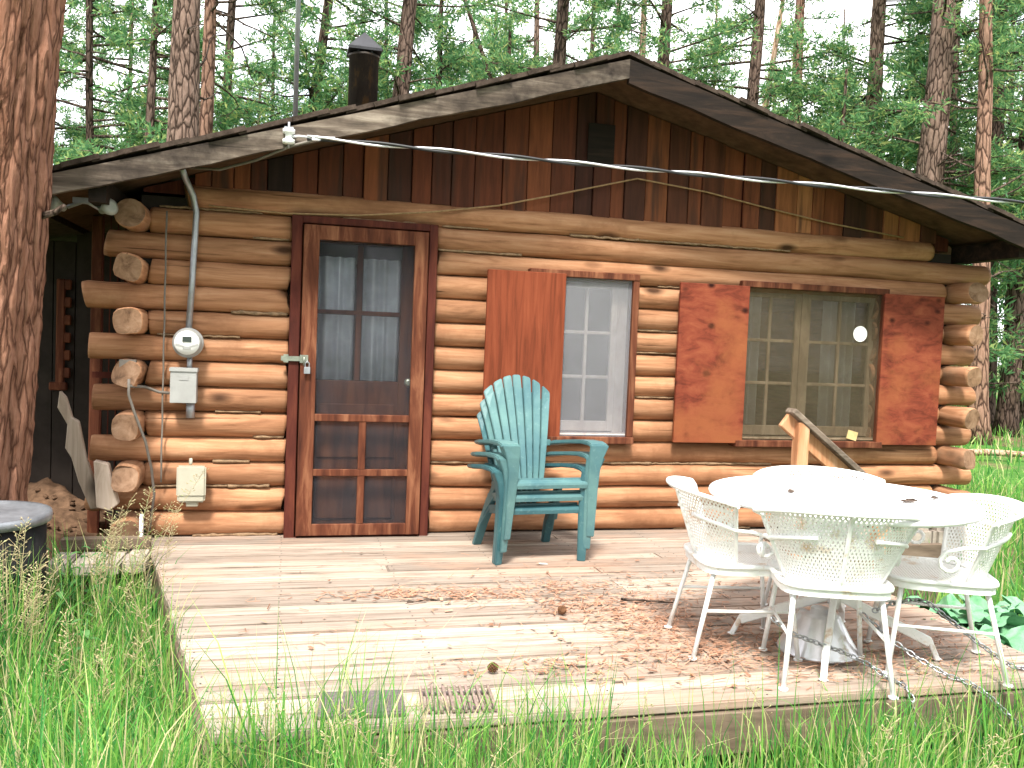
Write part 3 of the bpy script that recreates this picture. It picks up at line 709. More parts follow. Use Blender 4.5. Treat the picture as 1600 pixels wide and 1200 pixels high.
def iron_chair(lab):
    root=empty('patio_chair'); tag(root,lab,'chair','white mesh chairs round the patio table')
    s=MB()
    def sq(u,v):
        a=2*math.pi*v; c_,s__=math.cos(a),math.sin(a); k=(abs(c_)**5+abs(s__)**5)**-.2
        return (.215*u*k*c_,.21*u*k*s__-.01,.40-.012*(1-u*u))
    s.grid(sq,8,40); 
    for k in list(s.uv): s.uv[k]=(s.v[k].x,s.v[k].y)
    s.build('seat',M['mesh_fine'],root)
    r=MB(); r.tube([Vector(sq(1,i/44))+Vector((0,0,-.004)) for i in range(45)],.011,8,False)
    r.grid(lambda u,v: Vector(sq(1,u))*1.0+Vector((0,0,-.004-.036*v)),44,1); r.build('seat_frame',IR,root)
    TH=R(66)
    def bk(u,v):
        th=-TH+2*TH*u; e=max(0,(v-.93)/.07)
        W=.185+.125*v+.022*e; D=.115+.055*v; y0=.070+.055*v
        zt=.720-.035*(abs(th)/TH)**2.5
        z=.400+(zt-.400)*(v if v<=.93 else .93+(v-.93)*.4)
        return (W*math.sin(th)/math.sin(TH), y0+(D+.02*e)*(math.cos(th)-math.cos(TH))/(1-math.cos(TH)), z)
    b=MB(); b.grid(bk,44,14,0,True,(.72,.34)); b.build('backrest',M['mesh'],root)
    r=MB(); r.tube([bk(i/44,1) for i in range(45)],.010,8); r.tube([bk(i/44,0) for i in range(45)],.007,6)
    for u in (0,1): r.tube([bk(u,j/10) for j in range(11)],.009,8)
    r.tube([Vector(bk(.5,j/10))+Vector((0,.004,0)) for j in range(11)],.009,8); r.build('back_frame',IR,root)
    for sx in(-1,1):
        a=MB(); us=[.5+sx*q for q in (.16,.24,.32,.40,.46,.495)]; pts=[]
        for k,u in enumerate(us):
            p=Vector(bk(u,.62-.012*k)); p.x*=1.035; p.y=p.y*1.03; pts.append(p)
        x0,y0,z0=pts[-1]
        pts+= [Vector((x0+sx*.004,y0-.07,z0-.004)),Vector((x0+sx*.006,y0-.14,z0-.022))]
        cx_,cz_=y0-.125,z0-.068
        for k in range(11):
            a_=R(120+ 42*k); rr=.046-.0032*k; pts.append(Vector((x0+sx*.006,cx_+rr*math.cos(a_),cz_+rr*math.sin(a_))))
        a.tube(pts,.0085,8); a.build('armrest',IR,root)
        for yy,yf in ((-.17,-.215),(.15,.24)):
            l=MB(); l.tube([(sx*.165,yy,.385),(sx*.185,(yy+yf)/2,.19),(sx*.205,yf,0)],.0105,8); l.tube([(sx*.205,yf,0),(sx*.205,yf,.008)],.019,10); l.build('leg',IR,root)
        t=MB(); t.tube([(sx*.185,-.19,.20),(sx*.185,.19,.20)],.007,6); t.build('stretcher',IR,root)
    return root
proto=None
for (x,y,fx,fy,lab) in ((2.18,-2.66,.35,.94,'white mesh patio chair with its back to the deck edge, nearest of the four'),
    (1.97,-2.29,.985,-.17,'white mesh patio chair on the left side of the table nearest the plastic chairs'),
    (2.72,-2.63,-.90,.43,'white mesh patio chair on the right side of the table by the green leaves'),
    (2.58,-2.04,-.2,-.98,'white mesh patio chair on the cabin side of the table, mostly hidden')):
    if proto is None: proto=iron_chair(lab); o=proto
    else: o=copy_tree(proto); o['label']=lab
    o.location=(x,y,.002); o.rotation_euler=(0,0,math.atan2(fx,-fy))
for (x,y,l,a,lab) in ((2.62,-2.56,.075,.1,'largest bark flake lying on the white table top'),(2.20,-2.32,.035,.6,'small dark bark flake on the left half of the white table top'),(2.80,-2.50,.03,.3,'small bark flake on the white table top near its right edge')):
    d=MB(); d.box((0,0,0),(l,.022,.006)); d.box((l*.2,.008,.003),(l*.5,.016,.005)); o=d.build('bark_flake',M['twig'],None,.002); o.location=(x,y,.689); o.rotation_euler=(.05,0,a); tag(o,lab,'bark')
# chains
def chain(path,lab):
    pts=[Vector(p) for p in path]; seg=[]; 
    dens=[]
    for a,b in zip(pts,pts[1:]):
        n=max(2,int((b-a).length/.004)); dens+=[a.lerp(b,i/n) for i in range(n)]
    d=MB(); acc=0; last=dens[0]; pitch=.027; k=0; st=dens[0]
    for q in dens[1:]:
        if (q-st).length>=pitch:
            t=(q-st).normalized(); c_=(q+st)/2; up=Vector((0,0,1)) if abs(t.z)<.9 else Vector((0,1,0)); n1=(up-t*up.dot(t)).normalized(); n2=t.cross(n1)
            a1=(n1+n2).normalized() if k%2 else (n1-n2).normalized(); ring=[]
            for j in range(11):
                an=2*math.pi*j/10; ring.append(c_+t*math.cos(an)*.0185+a1*math.sin(an)*.0095)
            d.tube(ring,.0036,5,False); st=q; k+=1
    o=d.build('chain',M['chain']); tag(o,lab,'chain','steel chains securing the patio set')
chain([(1.93,-2.66,.235),(2.02,-2.66,.17),(2.14,-2.66,.125),(2.26,-2.68,.085),(2.36,-2.72,.04),(2.39,-2.78,.012),(2.41,-2.86,.012),(2.415,-2.91,-.03),(2.42,-2.92,-.2),(2.42,-2.93,-.37)],'steel chain running over the umbrella base and dropping off the deck edge')
chain([(2.45,-2.52,.19),(2.52,-2.62,.11),(2.58,-2.72,.06),(2.66,-2.82,.015),(2.70,-2.88,.012),(2.76,-2.92,-.03),(2.88,-3.0,-.16),(3.0,-3.08,-.28)],'steel chain slanting from the table column over the deck edge to the right')
chain([(2.40,-2.66,.245),(2.52,-2.62,.262),(2.64,-2.58,.262),(2.72,-2.58,.255),(2.80,-2.62,.19),(2.90,-2.70,.10),(3.02,-2.76,.015),(3.20,-2.84,.012)],'steel chain lying over the stretcher of the right hand patio chair')

# ------------------------------------------------------------------ things on the deck
d=MB(); d.box((0,0,.006),(.30,.21,.012)); d.box((0,0,.0135),(.27,.18,.003)); o=d.build('doormat',M['mat'],None,.004); o.location=(.30,-2.72,.004); o.rotation_euler=(0,0,R(-4)); tag(o,'plain charcoal doormat half hidden by grass at the deck edge','doormat')
mt_=empty('doormat',(.64,-2.73,.004),R(-5)); tag(mt_,'brown slatted mat beside the plain charcoal doormat','doormat')
d=MB()
for k in range(13): d.box((-.126+.021*k,0,.010),(.011,.22,.012))
d.build('slats',M['matslat'],mt_,.002)
d=MB(); d.box((0,-.07,.003),(.26,.012,.006)); d.box((0,.07,.003),(.26,.012,.006)); d.build('cross_bars',M['mat'],mt_)
o=MB(); o.box((0,0,0),(.05,.028,.001),Matrix.Rotation(.1,3,'Y')); o=o.build('paper_scrap',M['paper']); o.location=(1.51,-.86,.007); o.rotation_euler=(0,0,.2); tag(o,'small white paper scrap on the deck before the plastic chairs','paper')
def pinecone(loc,lab,sc=1):
    d=MB()
    d.lathe((0,0,0),[(.004,-.03),(.014,-.022),(.018,0),(.013,.02),(.003,.032)],10)
    for k in range(60):
        t=k/60; z=-.026+.055*t; a=k*2.4; r=.020*math.sin(math.pi*min(1,(t*.85+.12)))+.004
        q=Vector((r*math.cos(a),r*math.sin(a),z)); d.box(q,(.013,.010,.003),Matrix.Rotation(a,3,'Z')@Matrix.Rotation(R(-35),3,'Y'))
    o=d.build('pine_cone',M['cone']); o.location=loc; o.rotation_euler=(R(82),random.random(),random.random()*6); o.scale=(sc,)*3; tag(o,lab,'pine cone')
pinecone((1.33,-1.80,.026),'pine cone on the deck at the edge of the needle litter',.75)
pinecone((.83,-2.48,.024),'lone pine cone on the bare planks near the slatted mat',.7)
# needle litter
def ribbons(name,P,D,Wd,mat,lift=.0):
    pass
def litter():
    pts=[]
    for (cx,cy,sx,sy,n) in ((.62,-1.36,.22,.06,500),(1.0,-1.42,.2,.07,500),(1.44,-1.32,.22,.08,450),(1.55,-1.65,.22,.10,900),(1.75,-1.95,.2,.13,1100),(1.8,-2.3,.22,.14,900),(2.2,-2.45,.35,.22,1600),(2.75,-2.45,.25,.2,900),(1.1,-2.45,.3,.06,500),(2.2,-1.4,.4,.2,500),(1.3,-1.7,1.0,.7,700)):
        n=int(n*.42); q=rng.normal(0,1,(n,2))*(sx,sy)+(cx,cy); pts.append(q)
    P=np.concatenate(pts); P=P[(P[:,0]>-.2)&(P[:,0]<3.2)&(P[:,1]>-2.82)&(P[:,1]<-.1)]; n=len(P)
    a=rng.normal(0,.9,n); L=rng.uniform(.008,.036,n); Wd=rng.uniform(.0010,.0028,n); chunk=rng.random(n)<.14; Wd[chunk]=rng.uniform(.004,.010,chunk.sum()); L[chunk]=rng.uniform(.008,.02,chunk.sum())
    z=rng.uniform(.004,.014,n); dx=np.cos(a)*L; dy=np.sin(a)*L; px=-np.sin(a)*Wd; py=np.cos(a)*Wd; dz=rng.normal(0,.004,n)
    V=np.zeros((n,4,3)); V[:,0]=np.stack([P[:,0]-dx-px,P[:,1]-dy-py,z-dz],1); V[:,1]=np.stack([P[:,0]+dx-px,P[:,1]+dy-py,z+dz],1); V[:,2]=np.stack([P[:,0]+dx+px,P[:,1]+dy+py,z+dz+.001],1); V[:,3]=np.stack([P[:,0]-dx+px,P[:,1]-dy+py,z-dz+.001],1)
    V[:,:,2]=np.maximum(V[:,:,2],.003)
    me=bpy.data.meshes.new('needle_litter'); me.from_pydata(V.reshape(-1,3).tolist(),[],np.arange(n*4).reshape(-1,4).tolist()); me.materials.append(M['litter'])
    o=bpy.data.objects.new('needle_litter',me); C.objects.link(o); tag(o,'rusty fallen pine needles and bark crumbs scattered on the deck','pine needles',None,'stuff')
litter()
def twig(a,b,lab,r=.004):
    d=MB(); a=Vector(a);b=Vector(b); d.tube([a.lerp(b,t)+Vector((0,.012*noise.noise((t*4,a.x*9,0)),0)) for t in (0,.25,.5,.75,1)],[r,r*.95,r*.8,r*.7,r*.4],6); o=d.build('twig',M['twig']); tag(o,lab,'twig')
twig((1.70,-1.62,.012),(1.95,-1.70,.012),'dark twig in the needle litter left of the patio set',.008)
twig((.62,-1.55,.009),(.74,-1.50,.009),'thin twig on bare planks left of the needle patches')

# ------------------------------------------------------------------ utilities on the wall
em=tag(empty('electric_meter',(-.56,-.02,1.21)),'round electric meter with a grey box below and conduit up to the eave','electric meter'); EO=Vector((-.56,-.02,1.21))
d=MB(); d.tube([(-.60,-.20,2.235),(-.59,-.12,2.19),(-.55,-.04,2.10),(-.53,-.035,2.0),(-.545,-.035,1.6),(-.56,-.035,1.28)],.019,12)
d.tube([(-.55,-.035,1.12),(-.55,-.035,1.04)],.016,10); d.tube([(-.54,-.03,.85),(-.54,-.03,.75)],.026,10); local(d,EO).build('conduit',M['galv'],em)
d=MB(); d.lathe((0,0,0),[(.09,0),(.092,.03),(.086,.045),(.083,.045),(.083,.05),(.078,.085),(.065,.095)],28); d.v=[Matrix.Rotation(R(90),3,'X')@p+Vector((-.56,-.02,1.21)) for p in d.v]; local(d,EO).build('meter_body',M['greybox'],em)
d=MB(); d.lathe((0,0,0),[(.072,.0955),(.072,.098),(.02,.099)],28); d.v=[Matrix.Rotation(R(90),3,'X')@p+Vector((-.56,-.02,1.21)) for p in d.v]
d.box((-.56,-.121,1.232),(.052,.006,.032),None,1); d.box((-.56,-.121,1.18),(.045,.005,.02),None,2); d.box((-.60,-.1195,1.195),(.05,.004,.012),Matrix.Rotation(R(18),3,'Y'),2);d.box((-.52,-.1195,1.195),(.05,.004,.012),Matrix.Rotation(R(-18),3,'Y'),2)
local(d,EO).build('meter_face',[M['white_plastic'],M['lcd'],M['greybox']],em)
d=MB(); d.bx(-.652,-.502,-.105,-.01,.845,1.05); d.bx(-.658,-.496,-.112,-.01,1.035,1.058); d.box((-.575,-.1065,1.0),(.055,.004,.035)); local(d,EO).build('breaker_box',M['greybox'],em,.006,2)
jb=tag(empty('junction_box',(-.52,-.02,.34)),'beige utility box low on the log wall left of the door','utility box'); JO=Vector((-.52,-.02,.34))
d=MB(); d.bx(-.60,-.44,-.09,-.01,.235,.45); d.bx(-.605,-.435,-.097,-.06,.27,.46); local(d,JO).build('case',M['tanbox'],jb,.01,2)
d=MB(); d.bx(-.55,-.48,-.07,-.02,.205,.237); d.tube([(-.53,-.04,.46),(-.53,-.03,.5)],.012,8); local(d,JO).build('fitting',M['tanbox'],jb,.006)
d=MB(); d.tube([(-.66,-.05,.90),(-.72,-.05,.905),(-.80,-.06,.935),(-.86,-.25,.95)],.009,8); d.tube([(-.86,-.25,.99),(-.86,-.25,.90),(-.83,-.24,.80),(-.77,-.20,.62),(-.745,-.12,.45),(-.735,-.05,.28),(-.76,-.04,.05)],.008,8); d.box((-.88,-.16,1.075),(.09,.05,.05))
tag(d.build('phone_cable',M['grey_wire']),'thin dark cable drooping from the grey box down the log ends','cable')
d=MB(); d.tube([(-.70,-.035+.01*math.sin(z*20),z) for z in np.linspace(2.0,.35,34)],.0055,6); tag(d.build('wall_wire',M['grey_wire']),'dark wire running straight down the logs left of the meter','wire')
# service drop
ins=tag(empty('insulator',(.0,-.58,2.40)),'white porcelain insulator on the left rake board holding the service cable','insulator')
d=MB(); d.lathe((0,0,-.05),[(.02,0),(.034,.005),(.034,.028),(.02,.034),(.02,.056),(.034,.062),(.034,.085),(.02,.09)],18); d.build('spool',M['porcelain'],ins)
d=MB(); d.tube([(0,0,-.07),(0,0,.075)],.007,8); d.box((0,.02,.045),(.05,.05,.008)); d.build('bracket',M['galv'],ins)
def cable_pts():
    a=Vector((.10,-.60,2.395)); b=Vector((12.5,-2.33,2.22)); n=520; P=[]
    for i in range(n+1):
        t=i/n; p=a.lerp(b,t); p.z-=.06*4*t*(1-t); P.append(p)
    return P
sc_=tag(empty('service_cable',(.1,-.6,2.395)),'twisted black and bare service cable crossing in front of the gable','cable'); KO=Vector((.1,-.6,2.395))
P=cable_pts(); T=(P[-1]-P[0]).normalized(); n1=Vector((0,0,1)); n2=T.cross(n1)
for ph,mk,nm,rad in ((0,'alu','bare_wire',.007),(math.pi,'black','insulated_wire',.0085)):
    d=MB(); q=[]
    for i,p in enumerate(P):
        s__=(p-P[0]).length; an=2*math.pi*s__/.75+ph; q.append(p+(n1*math.cos(an)+n2*math.sin(an))*.008)
    d.tube(q,rad,6); local(d,KO).build(nm,M[mk],sc_)
d=MB(); d.tube([(.0,-.58,2.395),(.06,-.59,2.40),(.12,-.60,2.395)],.008,8); d.box((.19,-.602,2.394),(.13,.022,.026),Matrix.Rotation(R(-3),3,'Y')); local(d,KO).build('clamp',M['alu'],sc_,.004)
d=MB(); d.tube([(.14,-.60,2.385),(.02,-.58,2.345),(-.18,-.45,2.27),(-.38,-.34,2.22),(-.59,-.20,2.24)],.008,8); local(d,KO).build('drip_loop',M['grey_wire'],sc_)
d=MB(); wp=[(-.46,2.05),(-.41,2.045),(.0,2.035),(.44,2.055),(.9,2.11),(1.35,2.19),(1.7,2.28),(2.33,2.45),(2.86,2.40),(3.3,2.33),(3.83,2.255),(4.48,2.19)]
d.tube([(x,-.035 if z<2.15 else .005,z) for x,z in wp],.006,6); tag(d.build('loose_wire',M['tan_wire']),'loose tan wire looping across the gable boards above the door','wire')
fl=tag(empty('floodlight',(-1.1,-.3,1.97)),'twin unlit floodlight under the left eave','floodlight')
for dx,dy in((-.10,0),(.09,0)):
    d=MB(); d.lathe((0,0,0),[(.02,0),(.025,.03),(.045,.075),(.048,.09),(.03,.10)],16); d.v=[Matrix.Rotation(R(75),3,'X')@Matrix.Rotation(R(40 if dx>0 else -40),3,'Y')@p+Vector((dx,-.02,-.03)) for p in d.v]; d.build('bulb',M['bulb'],fl)
d=MB(); d.box((0,0,.02),(.12,.05,.03)); d.tube([(-.09,0,-.02),(0,0,.02),(.08,0,-.02)],.012,8); d.build('bracket',M['galv'],fl)
ms=MB(); ms.tube([(.045,1.5,2.4),(.04,1.5,7.5)],.019,10); ms.lathe((.045,1.5,2.5),[(.10,0),(.10,.02),(.03,.08)],12); tag(ms.build('roof_mast',M['galv']),'thin grey metal mast rising from the left roof slope','mast')

# ------------------------------------------------------------------ left corner clutter
dr=tag(empty('metal_drum',(-1.30,-1.40,GZ+.03)),'dark metal drum with a dull grey lid under the big pine','drum')
d=MB(); d.lathe((0,0,0),[(.275,0),(.28,.02),(.275,.26),(.285,.275),(.275,.29),(.275,.53),(.285,.545),(.275,.56),(.275,.78)],36); d.build('drum_body',M['drum'],dr)
d=MB(); d.lathe((0,0,.78),[(.295,-.03),(.30,-.005),(.295,.012),(.27,.012),(.26,.0),(.10,.008),(.02,.012)],40); d.build('lid',M['drum_lid'],dr)
def slab(poly,y,th,tilt,name,mt,lab,cat):
    d=MB(); d.prism(poly,y,y+th); o=d.build(name,mt,None,.006); tag(o,lab,cat); return o
slab([(-1.27,.90),(-1.235,.86),(-1.20,.74),(-1.165,.72),(-1.12,.50),(-1.05,.30),(-1.01,.20),(-1.09,.19),(-1.16,.36),(-1.20,.50),(-1.235,.56),(-1.225,.70),(-1.28,.80)],-.06,.05,0,'split_slab',M['split'],'ragged grey wood slab leaning upright against the log ends','wood slab')
slab([(-1.06,.50),(-.98,.48),(-.92,.24),(-.97,.20),(-1.04,.22)],-.16,.07,0,'split_slab',M['split'],'short pale wood wedge lodged between the log ends and the slab','wood slab')
d=MB(); d.tube([(-.78,-.26,GZ),(-.775,-.26,.20)],.012,8); tag(d.build('stake',M['alu']),'thin pale stake standing before the lowest log ends','stake')
d=MB()
for k in range(70):
    x,y=random.uniform(-2.2,-1.0),random.uniform(.05,1.3); q=Vector(bankf(min(.99,max(0,(x+3.4)/2.75)),(y+.35)/1.85))
    d.box(q+Vector((0,0,.02)),(random.uniform(.02,.06),random.uniform(.015,.04),random.uniform(.01,.03)),Matrix.Rotation(random.random()*3,3,'Z')@Matrix.Rotation(random.random(),3,'X'))
tag(d.build('bark_clods',M['soil'],None,.008),'clods and bark chips on the brown earth bank','clods',None,'stuff')

# ------------------------------------------------------------------ trees
def trunk_mesh(r,h,seed,mt,n=12,lumps=.05,flare=.35,cap=True):
    d=MB(); pts=[];rad=[]; k=int(h/.45)
    for i in range(k+1):
        t=i/k; z=h*t
        pts.append((.05*noise.noise((seed,z*.35,0))*min(1,z),.05*noise.noise((seed,z*.35,7))*min(1,z),z))
        base=r*(1-.72*t)*(1+flare*math.exp(-z/.35))
        rad.append([base*(1+lumps*noise.noise((math.cos(a)*2+seed,math.sin(a)*2,z*2.0))) for a in [2*math.pi*j/n for j in range(n)]])
    d.tube(pts,rad,n); return d
def crown_meshes(seed,z0,z1,rmax,nl,needL,needW,nn,tufts):
    rs=random.Random(seed); rn=np.random.default_rng(seed); lim=MB(); TP=[];TD=[]
    for i in range(nl):
        t=(i+rs.random())/nl; z=z0+(z1-z0)*t; az=rs.random()*6.283
        L=rmax*(1-t)**.65*rs.uniform(.45,1.05)+.25
        if t<.18: L*=.8
        up=rs.uniform(-.25,.35); dr_=Vector((math.cos(az),math.sin(az),up)).normalized(); pts=[]
        side=Vector((-math.sin(az),math.cos(az),0)); bend=rs.uniform(-.25,.25)
        for k in range(6):
            q=k/5; p=Vector((0,0,z))+dr_*L*q+side*bend*L*q*q+Vector((0,0,-.10*L*q*q+.12*L*q**3)); pts.append(p)
        r0_=.012+.012*L; lim.tube(pts,[r0_*(1-.8*k/5) for k in range(6)],5,False)
        nt_=max(3,int(tufts*L))
        for k in range(nt_):
            q=rs.uniform(.30,1.0)**.8; j=min(4,int(q*5)); b=pts[j].lerp(pts[j+1],q*5-j)
            off=Vector((rs.gauss(0,1),rs.gauss(0,1),rs.gauss(0,.55)))*(.16*L*.5+.05)
            e=b+off
            if k%2==0: lim.tube([b,e],[.008,.004],3,False)
            TP.append(e); TD.append((off.normalized()+dr_*.7+Vector((0,0,.3))).normalized())
    for k in range(14):
        TP.append(Vector((rs.gauss(0,.12),rs.gauss(0,.12),z1+rs.uniform(-.3,.4)))); TD.append(Vector((0,0,1)))
    TP=np.array([tuple(p) for p in TP]); TD=np.array([tuple(p) for p in TD]); m=len(TP)
    P=np.repeat(TP,nn,0)+rn.normal(0,.05,(m*nn,3)); D=np.repeat(TD,nn,0)*.5+rn.normal(0,.75,(m*nn,3)); D/=np.linalg.norm(D,axis=1,keepdims=True)
    Q=np.cross(D,rn.normal(0,1,(m*nn,3))); Q/=np.linalg.norm(Q,axis=1,keepdims=True)
    l=rn.uniform(.6,1.15,(m*nn,1))*needL; wd=rn.uniform(.7,1.3,(m*nn,1))*needW
    V=np.stack([P-Q*wd*.5,P+D*l*.55-Q*wd,P+D*l,P+D*l*.55+Q*wd],1)
    me=bpy.data.meshes.new('crown'); me.from_pydata(V.reshape(-1,3).tolist(),[],np.arange(len(V)*4).reshape(-1,4).tolist()); me.materials.append(M['needles'])
    return me, lim.mesh('branches',M['twig'])
def deadlimbs(seed,z0,z1,r,nl):
    rs=random.Random(seed); d=MB()
    for i in range(nl):
        z=rs.uniform(z0,z1); az=rs.random()*6.283; L=rs.uniform(.3,1.9); p=Vector((math.cos(az)*r*.6,math.sin(az)*r*.6,z)); dr_=Vector((math.cos(az),math.sin(az),rs.uniform(-.25,.3))); pts=[p]
        for k in range(5): 
            dr_=(dr_+Vector((rs.gauss(0,.25),rs.gauss(0,.25),rs.gauss(0,.2)))).normalized(); p=p+dr_*L/5; pts.append(p)
            if rs.random()<.45: d.tube([p,p+(dr_+Vector((rs.gauss(0,.8),rs.gauss(0,.8),rs.gauss(0,.6)))).normalized()*L*.3],[.008,.003],4,False)
        d.tube(pts,[.022*(1-.85*k/5)+.003 for k in range(6)],5,False)
    return d
CR={'tall':[crown_meshes(s,4.3,16.5,2.7,66,.18,.016,17,12) for s in (11,12,13)],
    'young':[crown_meshes(s,.8,7.5,1.9,56,.18,.016,16,13) for s in (21,22,23)]}
TREES=[ # x y lean r bark kind label
(-3.77,14,-.02,.084,'bark_dark','tall','slim dark pine just right of the big trunk at the left edge'),
(-1.6,9.5,-.005,.265,'bark_grey','bare','thick grey knotty pine behind the left roof slope'),
(-1.46,11,.01,.146,'bark_red','bare','short reddish pine close behind the thick grey knotty trunk'),
(-1.59,16,.027,.125,'bark_dark','tall','dark pine with a dead side limb right of the thick grey trunk'),
(-.24,14,.112,.129,'bark_dark','tall','slim dark pine leaning right, between the mast and the chimney'),
(2.92,20,-.033,.081,'bark_dark','tall','thin dark pine directly right of the chimney'),
(1.68,13,.077,.198,'bark_dark','tall','stout dark brown pine second to the right of the chimney'),
(8.34,17,-.40,.106,'bark_dark','bare','dark dead trunk tilting left behind the roof, most slanted of all'),
(7.14,24,-.013,.097,'bark_grey','tall','thin grey far pine above the left half of the gable roof'),
(7.2,20,-.022,.132,'bark_grey','tall','grey pine left beside the stout dark one before the ridge'),
(5.6,14,.036,.189,'bark_dark','tall','stout dark scaly pine just left of the roof ridge'),
(10.94,24,-.001,.111,'bark_grey','tall','thin pale grey pine directly above the roof ridge'),
(8.64,16,.006,.147,'bark_pale','bare','pale peach coloured bare trunk right of the roof ridge'),
(8.12,13,-.011,.171,'bark_dark','tall','stout dark pine next to the pale peach trunk'),
(10.5,14,.035,.185,'bark_dark','tall','dark pine crossing a pale leaning trunk over the right roof slope'),
(12.18,18,.135,.158,'bark_pale','bare','pale trunk leaning right behind the dark pine over the right roof slope'),
(14.57,18,-.021,.225,'bark_red','tall','brown scaly pine right of the crossing pale and dark trunks'),
(13.35,13,.008,.228,'bark_grey','tall','grey branching pine above the middle of the right roof slope'),
(12.58,10,.021,.301,'bark_grey','tall','thickest grey brown pine above the lower right roof slope'),
(16.12,12,-.024,.255,'bark_dark','tall','thick dark branching pine above the right end of the eave'),
(13.4,9,-.059,.165,'bark_red','bare','reddish trunk standing right against the right cabin corner'),
(15.92,11,.006,.189,'bark_dark','tall','dark leaning pine at the right edge beyond the cabin corner'),
(19.27,14,-.023,.173,'bark_grey','tall','grey pine cut by the right edge of the photo'),
(-5.71,18,-.013,.108,'bark_dark','tall','dark pine mostly hidden behind the big left trunk'),
(-4.46,22,.004,.073,'bark_grey','tall','thin far pine left of the thick grey knotty trunk'),
(17.02,28,-.029,.104,'bark_grey','tall','thin far pine in the bright gap right of the ridge'),
(24.67,26,-.036,.104,'bark_dark','tall','thin far pine left of the thickest grey brown trunk'),
(24.5,30,-.044,.1,'bark_dark','tall','slim distant pine between two trunks over the right slope'),
(7.71,30,-.048,.103,'bark_dark','tall','slim distant pine behind the slanting dead trunk'),
(-.58,26,.001,.076,'bark_dark','tall','slim distant pine just left of the mast'),
(26.26,22,-.062,.12,'bark_dark','tall','slim pine low in the gap beyond the right cabin corner'),
(29.23,26,-.06,.123,'bark_dark','tall','far pine low behind the trunk by the right cabin corner')]
for k,(x,y,ln,r,bk_,kind,lab) in enumerate(TREES):
    root=empty('pine_tree',(x,y,GZ-.05)); root.rotation_euler=(0,math.atan(ln),0); tag(root,lab,'tree','pines behind the cabin')
    h=17 if kind=='tall' else (15 if r>.16 else 13)
    trunk_mesh(r*1.18,h,k*3.3,None,14 if y<15 else 9,.10).build('trunk',M[bk_],root)
    if kind=='tall':
        me,lm=CR['tall'][k%3]; 
        for nm,q in (('crown',me),('branches',lm)):
            o=bpy.data.objects.new(nm,q); C.objects.link(o); o.parent=root; o.rotation_euler=(0,0,random.random()*6.28); s__=random.uniform(.85,1.15)
            o.rotation_euler=(0,0,k*1.37); o.scale=(1,1,.95)
    deadlimbs(k,1.6,7.5,r,16 if r>.12 else 10).build('dead_limbs',M['twig'],root)
# fill of younger pines further back
rs=random.Random(5); cnt=0; used=[(t[0],t[1]) for t in TREES]; tries=0
tr_y=[trunk_mesh(.11,8,s,None,8,.08).mesh('trunk',M['bark_dark']) for s in (1.5,2.5,3.5)]
while cnt<68 and tries<4000:
    tries+=1; a=R(rs.uniform(-19,50)); dist=rs.uniform(17,42); x=dist*math.sin(a); y=-5.83+dist*math.cos(a)
    if y<11: continue
    if any(math.hypot(x-q[0],y-q[1])<1.3 for q in used): continue
    used.append((x,y)); v=cnt%3; root=empty('young_pine',(x,y,GZ-.03),rs.random()*6.28); sc=rs.uniform(.9,1.5); root.scale=(sc,)*3
    tag(root,'young green pine filling the woods far behind the cabin','tree','young pines filling the woods behind the cabin')
    for nm,q in (('trunk',tr_y[v]),('crown',CR['young'][v][0]),('branches',CR['young'][v][1])):
        o=bpy.data.objects.new(nm,q); C.objects.link(o); o.parent=root
    cnt+=1
# the big ponderosa in front of the left eave
bt=tag(empty('ponderosa_pine',(-1.63,-.85,GZ-.1)),'huge reddish ponderosa trunk at the left edge in front of the eave','tree')
bt.rotation_euler=(0,R(3.8),0)
d=MB(); n=150; hh=[i*.032 for i in range(150)]+[4.8+i*.4 for i in range(34)]; pts=[];rad=[]
for z in hh:
    rr=[]
    for j in range(n):
        a=2*math.pi*j/n; cxx,sxx=math.cos(a),math.sin(a)
        base=(.335-.010*z)*(1+.12*math.exp(-z/.3))
        if z<4.9:
            wob=.35*noise.noise((cxx*5,sxx*5,z*2.2))
            dd,_=noise.voronoi((cxx*2.6+wob*.6,sxx*2.6+wob*.4,z*.5+wob)); e=min(1,(dd[1]-dd[0])*3.2)
            base+= -.036*(1-e)**1.2+.012*noise.noise((cxx*9,sxx*9,z*7))+.010*noise.noise((cxx*26,sxx*26,z*17))
        rr.append(base)
    pts.append((0,0,z)); rad.append(rr)
d.tube(pts,rad,n); d.build('trunk',M['bark_big'],bt)
d=MB(); d.tube([(.25,.0,2.32),(.36,-.05,2.36),(.40,-.06,2.40)],[.02,.016,.008],8); d.build('branch_stub',M['twig'],bt)
me,lm=CR['tall'][0]
for nm,q in (('crown',me),('branches',lm)):
    o=bpy.data.objects.new(nm,q); C.objects.link(o); o.parent=bt; o.location=(0,0,4); o.scale=(1,1,.9)
# fallen pole in the woods on the right
d=MB(); d.tube([(10.4,6.5,-.25),(11.3,6.4,-.22),(12.4,6.1,-.25)],[.06,.055,.04],8); tag(d.build('fallen_log',M['bark_pale']),'pale fallen branch on the grass beyond the right cabin corner','log')

